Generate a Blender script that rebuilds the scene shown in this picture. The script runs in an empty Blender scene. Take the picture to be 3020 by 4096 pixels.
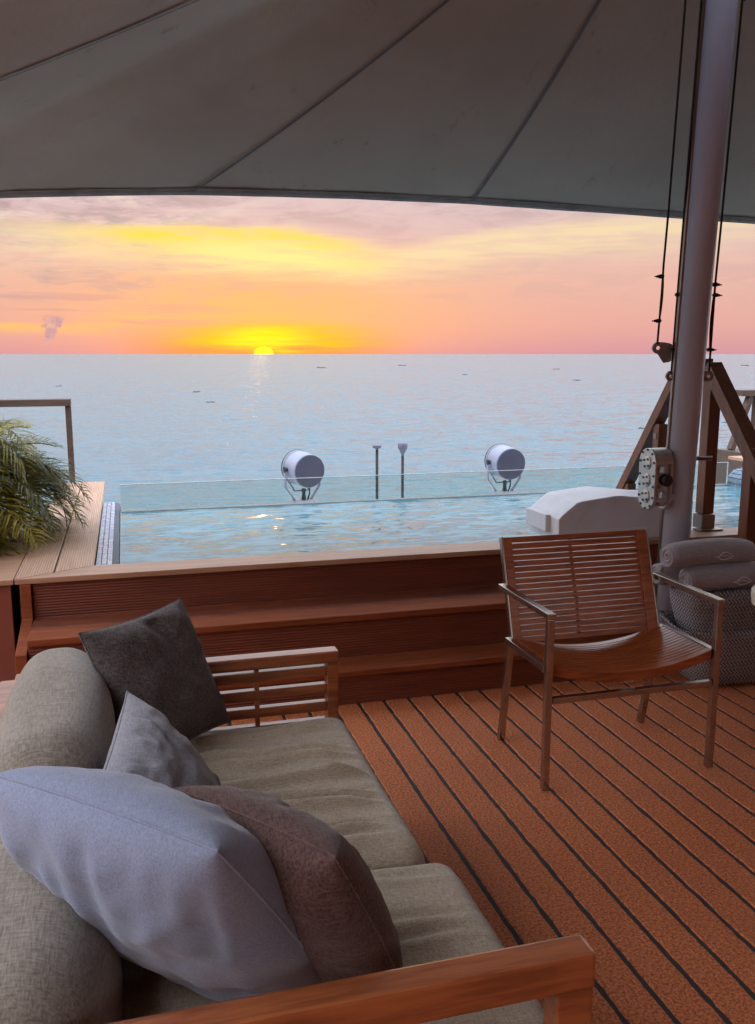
import bpy, bmesh, math, random
from mathutils import Vector, Matrix, noise
R = math.radians
random.seed(7)
scn = bpy.context.scene
COL = scn.collection

# ------------------------------------------------------------------ camera
cam_d = bpy.data.cameras.new('camera')
cam = bpy.data.objects.new('camera', cam_d); COL.objects.link(cam)
cam.location = (0, 0, 1.5)
cam.rotation_euler = (R(90 - 9.979), 0, R(-15.625))
cam_d.sensor_fit = 'HORIZONTAL'; cam_d.sensor_width = 36; cam_d.lens = 36 * 3592 / 3020
cam_d.clip_start = .05; cam_d.clip_end = 200000
scn.camera = cam

# ------------------------------------------------------------------ render / exposure
scn.view_settings.view_transform = 'Standard'
scn.view_settings.look = 'None'
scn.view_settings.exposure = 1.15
scn.view_settings.gamma = 1
scn.render.engine = 'CYCLES'
scn.cycles.use_denoising = True
scn.cycles.max_bounces = 6; scn.cycles.diffuse_bounces = 3; scn.cycles.glossy_bounces = 3
scn.cycles.use_light_tree = False
scn.cycles.caustics_reflective = False; scn.cycles.caustics_refractive = False
scn.cycles.use_adaptive_sampling = True; scn.cycles.adaptive_threshold = .03
scn.cycles.transparent_max_bounces = 12
scn.cycles.sample_clamp_indirect = 6

SUN_DIR = Vector((.148, .989, .012)).normalized()      # towards the sun, just touching the horizon
SUN_AZ = math.atan2(SUN_DIR.x, SUN_DIR.y)
SKY_UP = 1.0       # strength of the dusk sky

def lin(r, g, b, k=1.0):
    f = lambda c: (c / 12.92 if c <= .04045 else ((c + .055) / 1.055) ** 2.4)
    return (f(r / 255) * k, f(g / 255) * k, f(b / 255) * k, 1)

class NB:
    """small helper that strings shader nodes together"""
    def __init__(s, tree): s.t = tree; s.n = tree.nodes; s.l = tree.links
    def new(s, typ, **kw):
        n = s.n.new(typ)
        for k, v in kw.items(): setattr(n, k, v)
        return n
    def put(s, sock, v):
        if hasattr(v, 'is_output') or isinstance(v, bpy.types.NodeSocket): s.l.new(v, sock)
        else:
            if isinstance(v, (tuple, list)) and sock.type == 'VECTOR': v = v[:3]
            sock.default_value = v
    def m(s, op, a, b=None, c=None, clamp=False):
        n = s.new('ShaderNodeMath', operation=op); n.use_clamp = clamp
        s.put(n.inputs[0], a)
        if b is not None: s.put(n.inputs[1], b)
        if c is not None: s.put(n.inputs[2], c)
        return n.outputs[0]
    def smooth(s, v, a, b):
        n = s.new('ShaderNodeMapRange', interpolation_type='SMOOTHSTEP')
        s.put(n.inputs['Value'], v); n.inputs['From Min'].default_value = a; n.inputs['From Max'].default_value = b
        return n.outputs[0]
    def mixc(s, f, a, b, mode='MIX'):
        n = s.new('ShaderNodeMix', data_type='RGBA', blend_type=mode)
        s.put(n.inputs[0], f); s.put(n.inputs[6], a); s.put(n.inputs[7], b)
        return n.outputs[2]
    def xyz(s, x, y, z):
        n = s.new('ShaderNodeCombineXYZ'); s.put(n.inputs[0], x); s.put(n.inputs[1], y); s.put(n.inputs[2], z); return n.outputs[0]
    def noise(s, vec, scale, detail=4, rough=.5, dist=0, out=0):
        n = s.new('ShaderNodeTexNoise'); s.put(n.inputs['Vector'], vec)
        n.inputs['Scale'].default_value = scale; n.inputs['Detail'].default_value = detail
        n.inputs['Roughness'].default_value = rough; n.inputs['Distortion'].default_value = dist
        return n.outputs[out]
    def ramp(s, v, stops, interp='LINEAR'):
        n = s.new('ShaderNodeValToRGB'); n.color_ramp.interpolation = interp
        e = n.color_ramp.elements
        while len(e) < len(stops): e.new(.5)
        for i, (p, col) in enumerate(stops): e[i].position = p; e[i].color = col
        s.put(n.inputs[0], v); return n.outputs[0]
    def mapping(s, vec, scale=(1, 1, 1), rot=(0, 0, 0), loc=(0, 0, 0)):
        n = s.new('ShaderNodeMapping'); s.put(n.inputs['Vector'], vec)
        n.inputs['Scale'].default_value = scale; n.inputs['Rotation'].default_value = rot; n.inputs['Location'].default_value = loc
        return n.outputs[0]

# ------------------------------------------------------------------ world: dusk sky
world = bpy.data.worlds.new('World'); scn.world = world; world.use_nodes = True
world.cycles.sampling_method = 'MANUAL'; world.cycles.sample_map_resolution = 512
nt = world.node_tree; nt.nodes.clear(); w = NB(nt)
D = w.new('ShaderNodeTexCoord').outputs['Generated']
sp = w.new('ShaderNodeSeparateXYZ'); w.l.new(D, sp.inputs[0])
X, Y, Z = sp.outputs
sa, ca = math.sin(SUN_AZ), math.cos(SUN_AZ)
along = w.m('ADD', w.m('MULTIPLY', X, sa), w.m('MULTIPLY', Y, ca))
cross = w.m('SUBTRACT', w.m('MULTIPLY', X, ca), w.m('MULTIPLY', Y, sa))
DEG = 180 / math.pi
az = w.m('MULTIPLY', w.m('ARCTAN2', cross, along), DEG)             # degrees right of the sun
el = w.m('MULTIPLY', w.m('ARCSINE', Z), DEG)                        # degrees above the horizon
aaz = w.m('ABSOLUTE', az)
# clear-air gradient by elevation
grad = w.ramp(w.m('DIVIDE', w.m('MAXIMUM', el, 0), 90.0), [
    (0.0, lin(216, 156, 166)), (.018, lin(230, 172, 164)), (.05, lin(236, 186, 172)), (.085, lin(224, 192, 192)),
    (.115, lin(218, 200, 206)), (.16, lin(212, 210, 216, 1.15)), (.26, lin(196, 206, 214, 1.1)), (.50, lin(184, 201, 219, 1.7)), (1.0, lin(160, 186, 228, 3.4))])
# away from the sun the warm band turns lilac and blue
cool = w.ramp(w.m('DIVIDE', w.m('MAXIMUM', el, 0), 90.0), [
    (0.0, lin(206, 184, 194)), (.06, lin(216, 200, 204)), (.13, lin(216, 208, 214, 1.9)), (.26, lin(210, 208, 216, 3.2)), (.55, lin(198, 204, 220, 3.8)), (1.0, lin(170, 190, 226, 3.4))])  # upper stops raised, out of view, to light the interior from the side
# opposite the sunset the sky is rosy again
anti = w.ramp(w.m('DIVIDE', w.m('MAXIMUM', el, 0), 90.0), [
    (0.0, lin(206, 184, 196)), (.1, lin(226, 200, 198, 1.3)), (.26, lin(228, 212, 206, 2.0)), (.55, lin(206, 206, 222, 2.8)), (1.0, lin(160, 186, 228, 3.4))])  # upper stops raised here too, as extra light from behind
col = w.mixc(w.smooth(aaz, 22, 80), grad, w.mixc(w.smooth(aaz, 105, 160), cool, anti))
# streaky cloud coordinates: long along the azimuth, thin in elevation
cv = w.xyz(w.m('MULTIPLY', az, .045), w.m('MULTIPLY', el, .34), 0)
n1 = w.noise(cv, 1.6, 4, .58)
n2 = w.noise(w.xyz(w.m('MULTIPLY', az, .10), w.m('MULTIPLY', el, .42), 4.0), 2.2, 5, .62, .5)
n3 = w.noise(w.xyz(w.m('MULTIPLY', az, .03), w.m('MULTIPLY', el, .25), 9.0), 1.3, 2, .5)
wob = w.m('MULTIPLY', w.m('SUBTRACT', n3, .5), 3.0)
elw = w.m('ADD', el, wob)
# warm salmon glow above the sun
g_sal = w.m('MULTIPLY', w.m('EXPONENT', w.m('MULTIPLY', w.m('POWER', w.m('DIVIDE', az, 11.0), 2), -1)), w.m('EXPONENT', w.m('MULTIPLY', w.m('POWER', w.m('DIVIDE', w.m('SUBTRACT', el, 2.6), 3.2), 2), -1)))
col = w.mixc(w.m('MULTIPLY', g_sal, .8), col, lin(255, 188, 104))
# high grey-lilac cloud sheet, heavier on the left
left = w.smooth(az, 6, -16)
sheet = w.m('MULTIPLY', w.smooth(n2, .47, .66), w.m('MULTIPLY', w.smooth(el, 1.6, 4.5), w.m('ADD', w.m('ADD', .22, w.m('MULTIPLY', w.smooth(el, 6.5, 8.5), .3)), w.m('MULTIPLY', left, .5))))
sheet = w.m('MULTIPLY', sheet, w.smooth(el, 40, 16))
col = w.mixc(sheet, col, lin(190, 164, 166))
pale = w.m('MULTIPLY', w.smooth(n2, .5, .34), w.m('MULTIPLY', w.smooth(el, 4.0, 8.0), w.m('ADD', .12, w.m('MULTIPLY', left, .85))))
pale = w.m('MULTIPLY', pale, w.smooth(el, 40, 14))
col = w.mixc(pale, col, lin(240, 226, 206))
n4 = w.noise(w.xyz(w.m('MULTIPLY', az, .16), w.m('MULTIPLY', el, .62), 12.0), 2.4, 6, .66)
brk = w.m('MULTIPLY', w.smooth(n4, .5, .6), w.m('MULTIPLY', w.smooth(az, 1, -9), w.m('MULTIPLY', w.smooth(el, 4.5, 6.5), w.smooth(el, 30, 13))))
col = w.mixc(w.m('MULTIPLY', brk, .7), col, lin(186, 168, 172))
gold = w.m('MULTIPLY', w.m('MULTIPLY', w.smooth(el, .9, 1.7), w.smooth(el, 3.0, 2.0)), w.m('MULTIPLY', w.smooth(n1, .46, .62), w.smooth(az, 3, -3)))
col = w.mixc(w.m('MULTIPLY', gold, .7), col, lin(255, 204, 104))
# broad lit cloud band about seven degrees up: sharp wavy upper edge, soft streaky lower edge
fine = w.noise(w.xyz(w.m('MULTIPLY', az, .11), w.m('MULTIPLY', el, 1.25), 6.0), 1.7, 5, .62)
fs = w.m('SUBTRACT', fine, .5)
top_e = w.m('ADD', w.m('ADD', 7.45, w.m('MULTIPLY', wob, .35)), w.m('MULTIPLY', w.m('EXPONENT', w.m('MULTIPLY', w.m('POWER', w.m('DIVIDE', w.m('SUBTRACT', az, 8.2), 4.2), 2), -1)), -.9))
top_e = w.m('ADD', top_e, w.m('MULTIPLY', w.smooth(az, 10, 22), .6))
dd = w.m('SUBTRACT', top_e, w.m('ADD', el, w.m('ADD', w.m('MULTIPLY', w.m('SUBTRACT', n1, .5), 1.2), w.m('MULTIPLY', fs, 1.3))))
band = w.m('MULTIPLY', w.smooth(dd, -.35, .55), w.smooth(dd, 3.3, .4))
strk = w.smooth(fine, .36, .6)
ylw = w.m('MULTIPLY', w.smooth(az, -13.5, -6), w.smooth(az, 10.5, 1))
cream = w.m('MULTIPLY', w.smooth(az, -26, -8), w.smooth(az, 44, 20))
col = w.mixc(w.m('MULTIPLY', w.m('MULTIPLY', band, cream), w.m('ADD', .5, w.m('MULTIPLY', strk, .35))), col, lin(252, 228, 178))
band2 = w.m('MULTIPLY', w.smooth(dd, -.15, .4), w.smooth(dd, 2.3, .3))
col = w.mixc(w.m('MULTIPLY', w.m('MULTIPLY', band2, ylw), w.m('ADD', .55, w.m('MULTIPLY', strk, .45))), col, lin(255, 222, 78, 1.05))
band3 = w.m('MULTIPLY', w.smooth(dd, .4, 1.2), w.smooth(dd, 3.2, 1.2))
col = w.mixc(w.m('MULTIPLY', w.m('MULTIPLY', band3, w.m('MULTIPLY', w.smooth(az, -8, -2), w.smooth(az, 9, 2))), w.m('ADD', .5, w.m('MULTIPLY', strk, .45))), col, lin(255, 236, 150, 1.05))
# fine horizontal streaks low down
low = w.noise(w.xyz(w.m('MULTIPLY', az, .05), w.m('MULTIPLY', el, 1.1), 2.0), 1.5, 3, .55)
stk = w.m('MULTIPLY', w.smooth(low, .52, .66), w.m('MULTIPLY', w.smooth(el, .15, .9), w.smooth(el, 5.0, 2.5)))
col = w.mixc(w.m('MULTIPLY', stk, w.m('MULTIPLY', w.smooth(az, 2, -10), .6)), col, lin(204, 156, 156))
# pinker horizon away from the sun, orange next to it
hz = w.smooth(el, 2.2, .1)
col = w.mixc(w.m('MULTIPLY', hz, w.m('MULTIPLY', w.smooth(aaz, 11, 3), .8)), col, lin(252, 142, 62))
# golden core over the setting sun
uw = w.m('ADD', w.m('MULTIPLY', w.m('SUBTRACT', low, .5), 1.0), w.m('MULTIPLY', fs, 1.1))
core_e = w.m('ADD', w.m('POWER', w.m('DIVIDE', az, w.m('ADD', 5.4, w.m('MULTIPLY', w.smooth(az, 0, 3), 1.6))), 2), w.m('POWER', w.m('DIVIDE', w.m('SUBTRACT', w.m('ADD', el, uw), 1.0), .95), 2))
core = w.m('EXPONENT', w.m('MULTIPLY', core_e, -1.0))
col = w.mixc(w.m('MULTIPLY', w.smooth(core, .06, .75), w.m('ADD', .5, w.m('MULTIPLY', strk, .45))), col, lin(255, 190, 34, 1.1))
core2_e = w.m('ADD', w.m('POWER', w.m('DIVIDE', az, 3.0), 2), w.m('POWER', w.m('DIVIDE', w.m('SUBTRACT', w.m('ADD', el, w.m('MULTIPLY', uw, 1.1)), .85), .68), 2))
col = w.mixc(w.m('MULTIPLY', w.smooth(w.m('EXPONENT', w.m('MULTIPLY', core2_e, -1.0)), .08, 1.0), w.m('ADD', .55, w.m('MULTIPLY', strk, .45))), col, lin(255, 238, 30, 1.25))
# a small upright cumulus puff near the left horizon
pn = w.noise(w.xyz(w.m('MULTIPLY', az, .9), w.m('MULTIPLY', el, .9), 1.0), 2.6, 3, .6)
pc = w.m('ADD', -12.9, w.m('MULTIPLY', el, .33))
pw = w.m('ADD', w.m('DIVIDE', w.m('ABSOLUTE', w.m('SUBTRACT', az, pc)), w.m('ADD', .22, w.m('MULTIPLY', w.smooth(el, .3, 1.9), .34))), w.m('MULTIPLY', w.m('SUBTRACT', pn, .5), 2.4))
puff = w.m('MULTIPLY', w.smooth(pw, 1.15, .6), w.m('MULTIPLY', w.smooth(el, .5, .9), w.smooth(el, 2.35, 2.0)))
col = w.mixc(w.m('MULTIPLY', puff, .85), col, w.mixc(w.smooth(pn, .4, .6), lin(182, 150, 168), lin(214, 172, 172)))
# sun disc, flattened, half behind the horizon
sd = w.m('SQRT', w.m('ADD', w.m('POWER', w.m('DIVIDE', az, .58), 2), w.m('POWER', w.m('DIVIDE', el, .44), 2)))
col = w.mixc(w.smooth(sd, 1.12, .92), col, (3, 1.7, .04, 1))
sky = w.new('ShaderNodeTexSky'); sky.sky_type = 'NISHITA'; sky.sun_disc = False
sky.sun_elevation = R(1.0); sky.sun_rotation = SUN_AZ; sky.altitude = 10
bg1 = w.new('ShaderNodeBackground'); w.l.new(sky.outputs[0], bg1.inputs[0]); bg1.inputs[1].default_value = .006
bg2 = w.new('ShaderNodeBackground'); w.l.new(col, bg2.inputs[0]); w.l.new(w.m('ADD', .43, w.m('MULTIPLY', w.smooth(el, 9, 22), .57)), bg2.inputs[1])  # low sky dimmed, brighter unseen upper sky kept to light the deck
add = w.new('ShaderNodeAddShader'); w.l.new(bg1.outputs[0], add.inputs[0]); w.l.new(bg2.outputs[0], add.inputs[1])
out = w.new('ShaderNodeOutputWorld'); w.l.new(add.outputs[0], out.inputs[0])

# ------------------------------------------------------------------ sun
sun_d = bpy.data.lights.new('sun', 'SUN'); sun_d.energy = .002; sun_d.angle = R(1); sun_d.color = (1, .56, .26)
sun = bpy.data.objects.new('sun', sun_d); COL.objects.link(sun)
sdir = Vector((SUN_DIR.x, SUN_DIR.y, math.tan(R(1.6)))).normalized()
sun.rotation_euler = (-sdir).to_track_quat('-Z', 'Y').to_euler()
sun.location = (0, 30, 8)

# ================================================================== materials
MATS = {}
def mat(name, base, rough=.6, metal=0, spec=.5, var=0, vscale=8, vstretch=(1, 1, 1), bump=0, bscale=60, bstretch=(1, 1, 1), bdetail=3, sheen=0, base2=None, coat=0, extra=None):
    m = bpy.data.materials.new(name); m.use_nodes = True
    b = NB(m.node_tree); p = b.n['Principled BSDF']
    co = b.new('ShaderNodeTexCoord').outputs['Object']
    base = tuple(base) + ((1,) if len(base) == 3 else ())
    if var or base2:
        n = b.noise(b.mapping(co, vstretch), vscale, 5, .6, .2)
        b2 = tuple(base2) + ((1,) if len(base2) == 3 else ()) if base2 else tuple(x * (1 - var) for x in base[:3]) + (1,)
        c = b.mixc(b.smooth(n, .34, .68), base, b2)
        b.l.new(c, p.inputs['Base Color'])
    else: p.inputs['Base Color'].default_value = base
    p.inputs['Roughness'].default_value = rough; p.inputs['Metallic'].default_value = metal
    p.inputs['Specular IOR Level'].default_value = spec
    if sheen: p.inputs['Sheen Weight'].default_value = sheen; p.inputs['Sheen Roughness'].default_value = .5
    if coat: p.inputs['Coat Weight'].default_value = coat; p.inputs['Coat Roughness'].default_value = .15
    if bump:
        n = b.noise(b.mapping(co, bstretch), bscale, bdetail, .6)
        bn = b.new('ShaderNodeBump'); bn.inputs['Strength'].default_value = bump; bn.inputs['Distance'].default_value = .004
        b.l.new(n, bn.inputs['Height']); b.l.new(bn.outputs[0], p.inputs['Normal'])
    MATS[name] = m
    return m

def fabric(name, c1, c2, thread=520, bump=.35, sheen=.25, rough=.9):
    m = bpy.data.materials.new(name); m.use_nodes = True
    b = NB(m.node_tree); p = b.n['Principled BSDF']
    co = b.new('ShaderNodeTexCoord').outputs['Object']
    a = b.noise(b.mapping(co, (1, .12, .5)), thread, 2, .6)
    c = b.noise(b.mapping(co, (.12, 1, .5)), thread, 2, .6)
    h = b.m('ADD', a, c)
    big = b.noise(co, 14, 4, .6)
    f = b.m('ADD', b.m('MULTIPLY', b.m('SUBTRACT', h, .74), 2.0), b.m('MULTIPLY', b.m('SUBTRACT', big, .5), .35), clamp=True)
    b.l.new(b.mixc(f, tuple(c1) + (1,), tuple(c2) + (1,)), p.inputs['Base Color'])
    p.inputs['Roughness'].default_value = rough; p.inputs['Specular IOR Level'].default_value = .2
    p.inputs['Sheen Weight'].default_value = sheen; p.inputs['Sheen Roughness'].default_value = .45
    bn = b.new('ShaderNodeBump'); bn.inputs['Strength'].default_value = bump; bn.inputs['Distance'].default_value = .002
    b.l.new(h, bn.inputs['Height']); b.l.new(bn.outputs[0], p.inputs['Normal'])
    MATS[name] = m
    return m

def ribbed(name, c1, c2, axis, pitch, rough=.55, bump=.8, grain=(1, 14, 14)):
    """composite board with fine milled grooves running square to `axis`"""
    m = bpy.data.materials.new(name); m.use_nodes = True
    b = NB(m.node_tree); p = b.n['Principled BSDF']
    co = b.new('ShaderNodeTexCoord').outputs['Object']
    s = b.new('ShaderNodeSeparateXYZ'); b.l.new(co, s.inputs[0])
    wv = b.m('SINE', b.m('MULTIPLY', s.outputs['XYZ'.index(axis)], 2 * math.pi / pitch))
    n = b.noise(b.mapping(co, grain), 3, 5, .65)
    n2 = b.noise(co, 1.7, 3, .5)
    f = b.m('ADD', b.m('MULTIPLY', n, .7), b.m('MULTIPLY', n2, .3))
    c = b.mixc(b.smooth(f, .35, .65), tuple(c1) + (1,), tuple(c2) + (1,))
    c = b.mixc(b.m('MULTIPLY', b.smooth(wv, -.2, -.8), .55), c, tuple(x * .3 for x in c1) + (1,))
    b.l.new(c, p.inputs['Base Color']); p.inputs['Roughness'].default_value = rough
    bn = b.new('ShaderNodeBump'); bn.inputs['Strength'].default_value = bump; bn.inputs['Distance'].default_value = .0015
    b.l.new(wv, bn.inputs['Height']); b.l.new(bn.outputs[0], p.inputs['Normal'])
    MATS[name] = m
    return m

# wood, composite
WR = (.165, .036, .0125); WR2 = (.11, .022, .008)
ribbed('riser', WR, WR2, 'Z', .0125, bump=.6)
ribbed('tread_rib', (.19, .048, .016), WR2, 'Y', .016, bump=.5)
ribbed('coping_rib', (.42, .25, .15), (.34, .19, .11), 'X', .011, bump=.4, grain=(14, 1, 14))
mat('tread', (.2, .052, .017), .75, spec=.15, base2=(.145, .036, .0115), vstretch=(1, 9, 9), vscale=4, bump=.15, bscale=90, bstretch=(.2, 1, 1))
mat('coping', (.36, .2, .12), .42, base2=(.27, .14, .08), vstretch=(1, 14, 14), vscale=3, bump=.2, bscale=80, bstretch=(.1, 1, 1))
mat('planter', (.25, .07, .03), .5, base2=(.16, .035, .016), vstretch=(1, 1, .3), vscale=3)
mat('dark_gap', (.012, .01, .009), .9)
mat('chair_teak', (.34, .09, .026), .3, base2=(.19, .042, .012), vstretch=(1, 12, 12), vscale=6, bump=.12, bscale=90, bstretch=(.1, 1, 1), coat=.25)
mat('sofa_teak', (.29, .085, .026), .33, base2=(.15, .038, .012), vstretch=(1, 11, 11), vscale=4.5, bump=.15, bscale=80, bstretch=(.12, 1, 1), coat=.6)
mat('rail_teak', (.17, .058, .022), .45, base2=(.1, .032, .013), vstretch=(8, 8, 1), vscale=4)
mat('rail_grey', (.075, .044, .027), .5, base2=(.05, .029, .018), vstretch=(1, 9, 9), vscale=4)
# metal, paint
mat('steel', (.3, .25, .21), .34, metal=1, var=.12, vscale=20, bump=.08, bscale=200)
mat('steel_chair', (.48, .44, .4), .27, metal=1, var=.15, vscale=14)
mat('alu', (.6, .58, .54), .36, metal=1, var=.2, vscale=16)
mat('black', (.012, .012, .013), .5)
mat('rope', (.025, .02, .018), .8, bump=.6, bscale=300)
mat('mast_paint', (.5, .525, .6), .33, var=.08, vscale=3, vstretch=(3, 3, .6), coat=.2)
mat('white_grp', (.58, .58, .61), .4, base2=(.5, .5, .52), vscale=5)
mat('light_drum', (.21, .225, .275), .38, base2=(.175, .19, .24), vscale=6)
mat('lug', (.34, .31, .28), .5, metal=.6, var=.3, vscale=30)
mat('antenna_white', (.1, .1, .135), .5)
mat('drum_cap_shaded', (.05, .05, .073), .5, base2=(.042, .042, .062), vscale=9)  # darker copy of the drum paint, shade on the cap put into colour
mat('stool_rim', (.72, .68, .58), .4, var=.08, vscale=12)
# canvas
m = mat('canvas', (.385, .36, .29), .95, base2=(.335, .312, .252), vscale=1.1, bump=.8, bscale=22, bstretch=(1, 1, 1), bdetail=8, spec=.15)
b = NB(m.node_tree); p = b.n['Principled BSDF']
old = p.inputs['Base Color'].links[0].from_socket
co = b.new('ShaderNodeTexCoord').outputs['Object']
st = b.noise(b.mapping(co, (1.4, 1, .5)), 5.5, 8, .72)
st2 = b.noise(b.mapping(co, (2, 2, 1)), 1.3, 2, .5)
stain = b.m('MULTIPLY', b.smooth(st, .58, .72), b.smooth(st2, .42, .6))
b.l.new(b.mixc(b.m('MULTIPLY', stain, .5), old, (.15, .11, .075, 1)), p.inputs['Base Color'])
mat('canvas_seam', (.15, .145, .135), .9, var=.15, vscale=10)
mat('canvas_hem', (.26, .24, .21), .9, base2=(.19, .175, .155), vscale=9, bump=.3, bscale=20)
# fabrics
fabric('sofa_fabric', (.225, .178, .122), (.40, .33, .24), thread=520, bump=.5)
fabric('back_fabric', (.13, .109, .083), (.25, .215, .17), thread=300, bump=.5)
fabric('pillow_blue', (.15, .172, .238), (.215, .243, .32), thread=520, bump=.35)
fabric('pillow_grey', (.135, .135, .15), (.225, .223, .243), thread=430, bump=.4)
fabric('pillow_dark', (.034, .027, .025), (.115, .095, .088), thread=330, bump=.5, sheen=.15)
fabric('pillow_brown', (.045, .025, .021), (.125, .07, .058), thread=380, bump=.5, sheen=.15)
fabric('towel', (.215, .19, .205), (.32, .285, .3), thread=420, bump=.8, sheen=.4)
mat('thread', (.55, .57, .62), .8)
# basket weave: zig-zag braid rows
m = bpy.data.materials.new('braid'); m.use_nodes = True; b = NB(m.node_tree); p = b.n['Principled BSDF']
co = b.new('ShaderNodeTexCoord').outputs['Object']
s = b.new('ShaderNodeSeparateXYZ'); b.l.new(co, s.inputs[0])
rowp = .036
zz = b.m('PINGPONG', s.outputs[2], rowp / 2)
along_ = b.m('ADD', b.m('SUBTRACT', s.outputs[0], s.outputs[1]), b.m('MULTIPLY', zz, 1.1))
st = b.m('SINE', b.m('MULTIPLY', along_, 2 * math.pi / .019))
rowe = b.m('SINE', b.m('MULTIPLY', s.outputs[2], 2 * math.pi / rowp * 2))
h = b.m('ADD', st, b.m('MULTIPLY', rowe, .25))
nn = b.noise(co, 160, 3, .6)
h = b.m('ADD', h, b.m('MULTIPLY', nn, 1.2))
b.l.new(b.mixc(b.smooth(h, -.6, 1.4), (.08, .068, .072, 1), (.42, .375, .395, 1)), p.inputs['Base Color'])
p.inputs['Roughness'].default_value = .8
bn = b.new('ShaderNodeBump'); bn.inputs['Strength'].default_value = .9; bn.inputs['Distance'].default_value = .004
b.l.new(h, bn.inputs['Height']); b.l.new(bn.outputs[0], p.inputs['Normal']); MATS['braid'] = m
# deck covering: granular orange brown
m = bpy.data.materials.new('deck_cork'); m.use_nodes = True; b = NB(m.node_tree); p = b.n['Principled BSDF']
gco = b.new('ShaderNodeNewGeometry').outputs['Position']
g1 = b.noise(gco, 130, 3, .75); g2 = b.noise(gco, 2.2, 4, .6); g3 = b.noise(gco, 90, 2, .6)
c = b.mixc(b.smooth(g1, .36, .64), (.215, .045, .0095, 1), (.60, .18, .05, 1))
c = b.mixc(b.m('MULTIPLY', b.smooth(g2, .4, .7), .25), c, (.27, .066, .02, 1))
b.l.new(c, p.inputs['Base Color']); p.inputs['Roughness'].default_value = .8
bn = b.new('ShaderNodeBump'); bn.inputs['Strength'].default_value = 1; bn.inputs['Distance'].default_value = .006
b.l.new(b.m('ADD', g1, g3), bn.inputs['Height']); b.l.new(bn.outputs[0], p.inputs['Normal']); MATS['deck_cork'] = m
mat('caulk', (.018, .013, .016), .85, bump=.5, bscale=150)
# tiles
m = bpy.data.materials.new('pool_tile'); m.use_nodes = True; b = NB(m.node_tree); p = b.n['Principled BSDF']
pos = b.new('ShaderNodeNewGeometry').outputs['Position']
vo = b.new('ShaderNodeTexVoronoi'); b.l.new(pos, vo.inputs['Vector']); vo.inputs['Scale'].default_value = 30
b.l.new(b.mixc(vo.outputs['Distance'], (.2, .25, .32, 1), (.45, .5, .56, 1)), p.inputs['Base Color'])
p.inputs['Roughness'].default_value = .12; p.inputs['Specular IOR Level'].default_value = .8; MATS['pool_tile'] = m
mat('grout', (.06, .065, .075), .7)
mat('ledge_tile', (.07, .115, .16), .2, base2=(.16, .22, .27), vscale=24)
mat('pool_teal', (.2, .42, .46), .3)
# water
def water(name, base, rough, layers, facing=0):
    """ripples as wave slopes: a slope field from noise tilts the surface normal"""
    m = bpy.data.materials.new(name); m.use_nodes = True; b = NB(m.node_tree); p = b.n['Principled BSDF']
    pos = b.new('ShaderNodeNewGeometry').outputs['Position']
    sx = sy = None
    for sc, st, am, de in layers:
        n = b.new('ShaderNodeSeparateColor'); b.l.new(b.noise(b.mapping(pos, st, (0, 0, R(14))), sc, de, .6, .4, out=1), n.inputs[0])
        ax = b.m('MULTIPLY', b.m('SUBTRACT', n.outputs[0], .5), am); ay = b.m('MULTIPLY', b.m('SUBTRACT', n.outputs[1], .5), am)
        if facing: ay = b.m('ADD', b.m('MULTIPLY', b.m('ABSOLUTE', ay), -facing), b.m('MULTIPLY', ay, 1 - facing))
        sx = ax if sx is None else b.m('ADD', sx, ax); sy = ay if sy is None else b.m('ADD', sy, ay)
    vn = b.new('ShaderNodeVectorMath', operation='NORMALIZE'); b.l.new(b.xyz(sx, sy, 1.0), vn.inputs[0])
    b.l.new(vn.outputs[0], p.inputs['Normal'])
    p.inputs['Base Color'].default_value = base; p.inputs['Roughness'].default_value = rough
    p.inputs['IOR'].default_value = 1.33
    MATS[name] = m
water('sea_water', (.042, .088, .11, 1), .1, [(.09, (.5, 1.0, 1), .25, 2), (.55, (.45, 1.2, 1), 1.3, 2), (2.6, (.6, 1.2, 1), .7, 2)], .75)   # wind waves running towards the ship
water('pool_water', (.085, .2, .235, 1), .04, [(3.4, (.4, 1.4, 1), .19, 2), (15, (.4, 1.3, 1), .5, 2)])
# glass
m = bpy.data.materials.new('glass'); m.use_nodes = True; b = NB(m.node_tree); b.n.remove(b.n['Principled BSDF'])
tr = b.new('ShaderNodeBsdfTransparent'); tr.inputs[0].default_value = (.92, .945, .915, 1)
gl = b.new('ShaderNodeBsdfGlossy'); gl.inputs[1].default_value = .03; gl.inputs[0].default_value = (.9, .95, .93, 1)
fr = b.new('ShaderNodeFresnel'); fr.inputs[0].default_value = 1.45
mx = b.new('ShaderNodeMixShader'); b.l.new(fr.outputs[0], mx.inputs[0]); b.l.new(tr.outputs[0], mx.inputs[1]); b.l.new(gl.outputs[0], mx.inputs[2])
b.l.new(mx.outputs[0], b.n['Material Output'].inputs[0]); MATS['glass'] = m
mat('glass_edge', (.36, .38, .35), .3)
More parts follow.
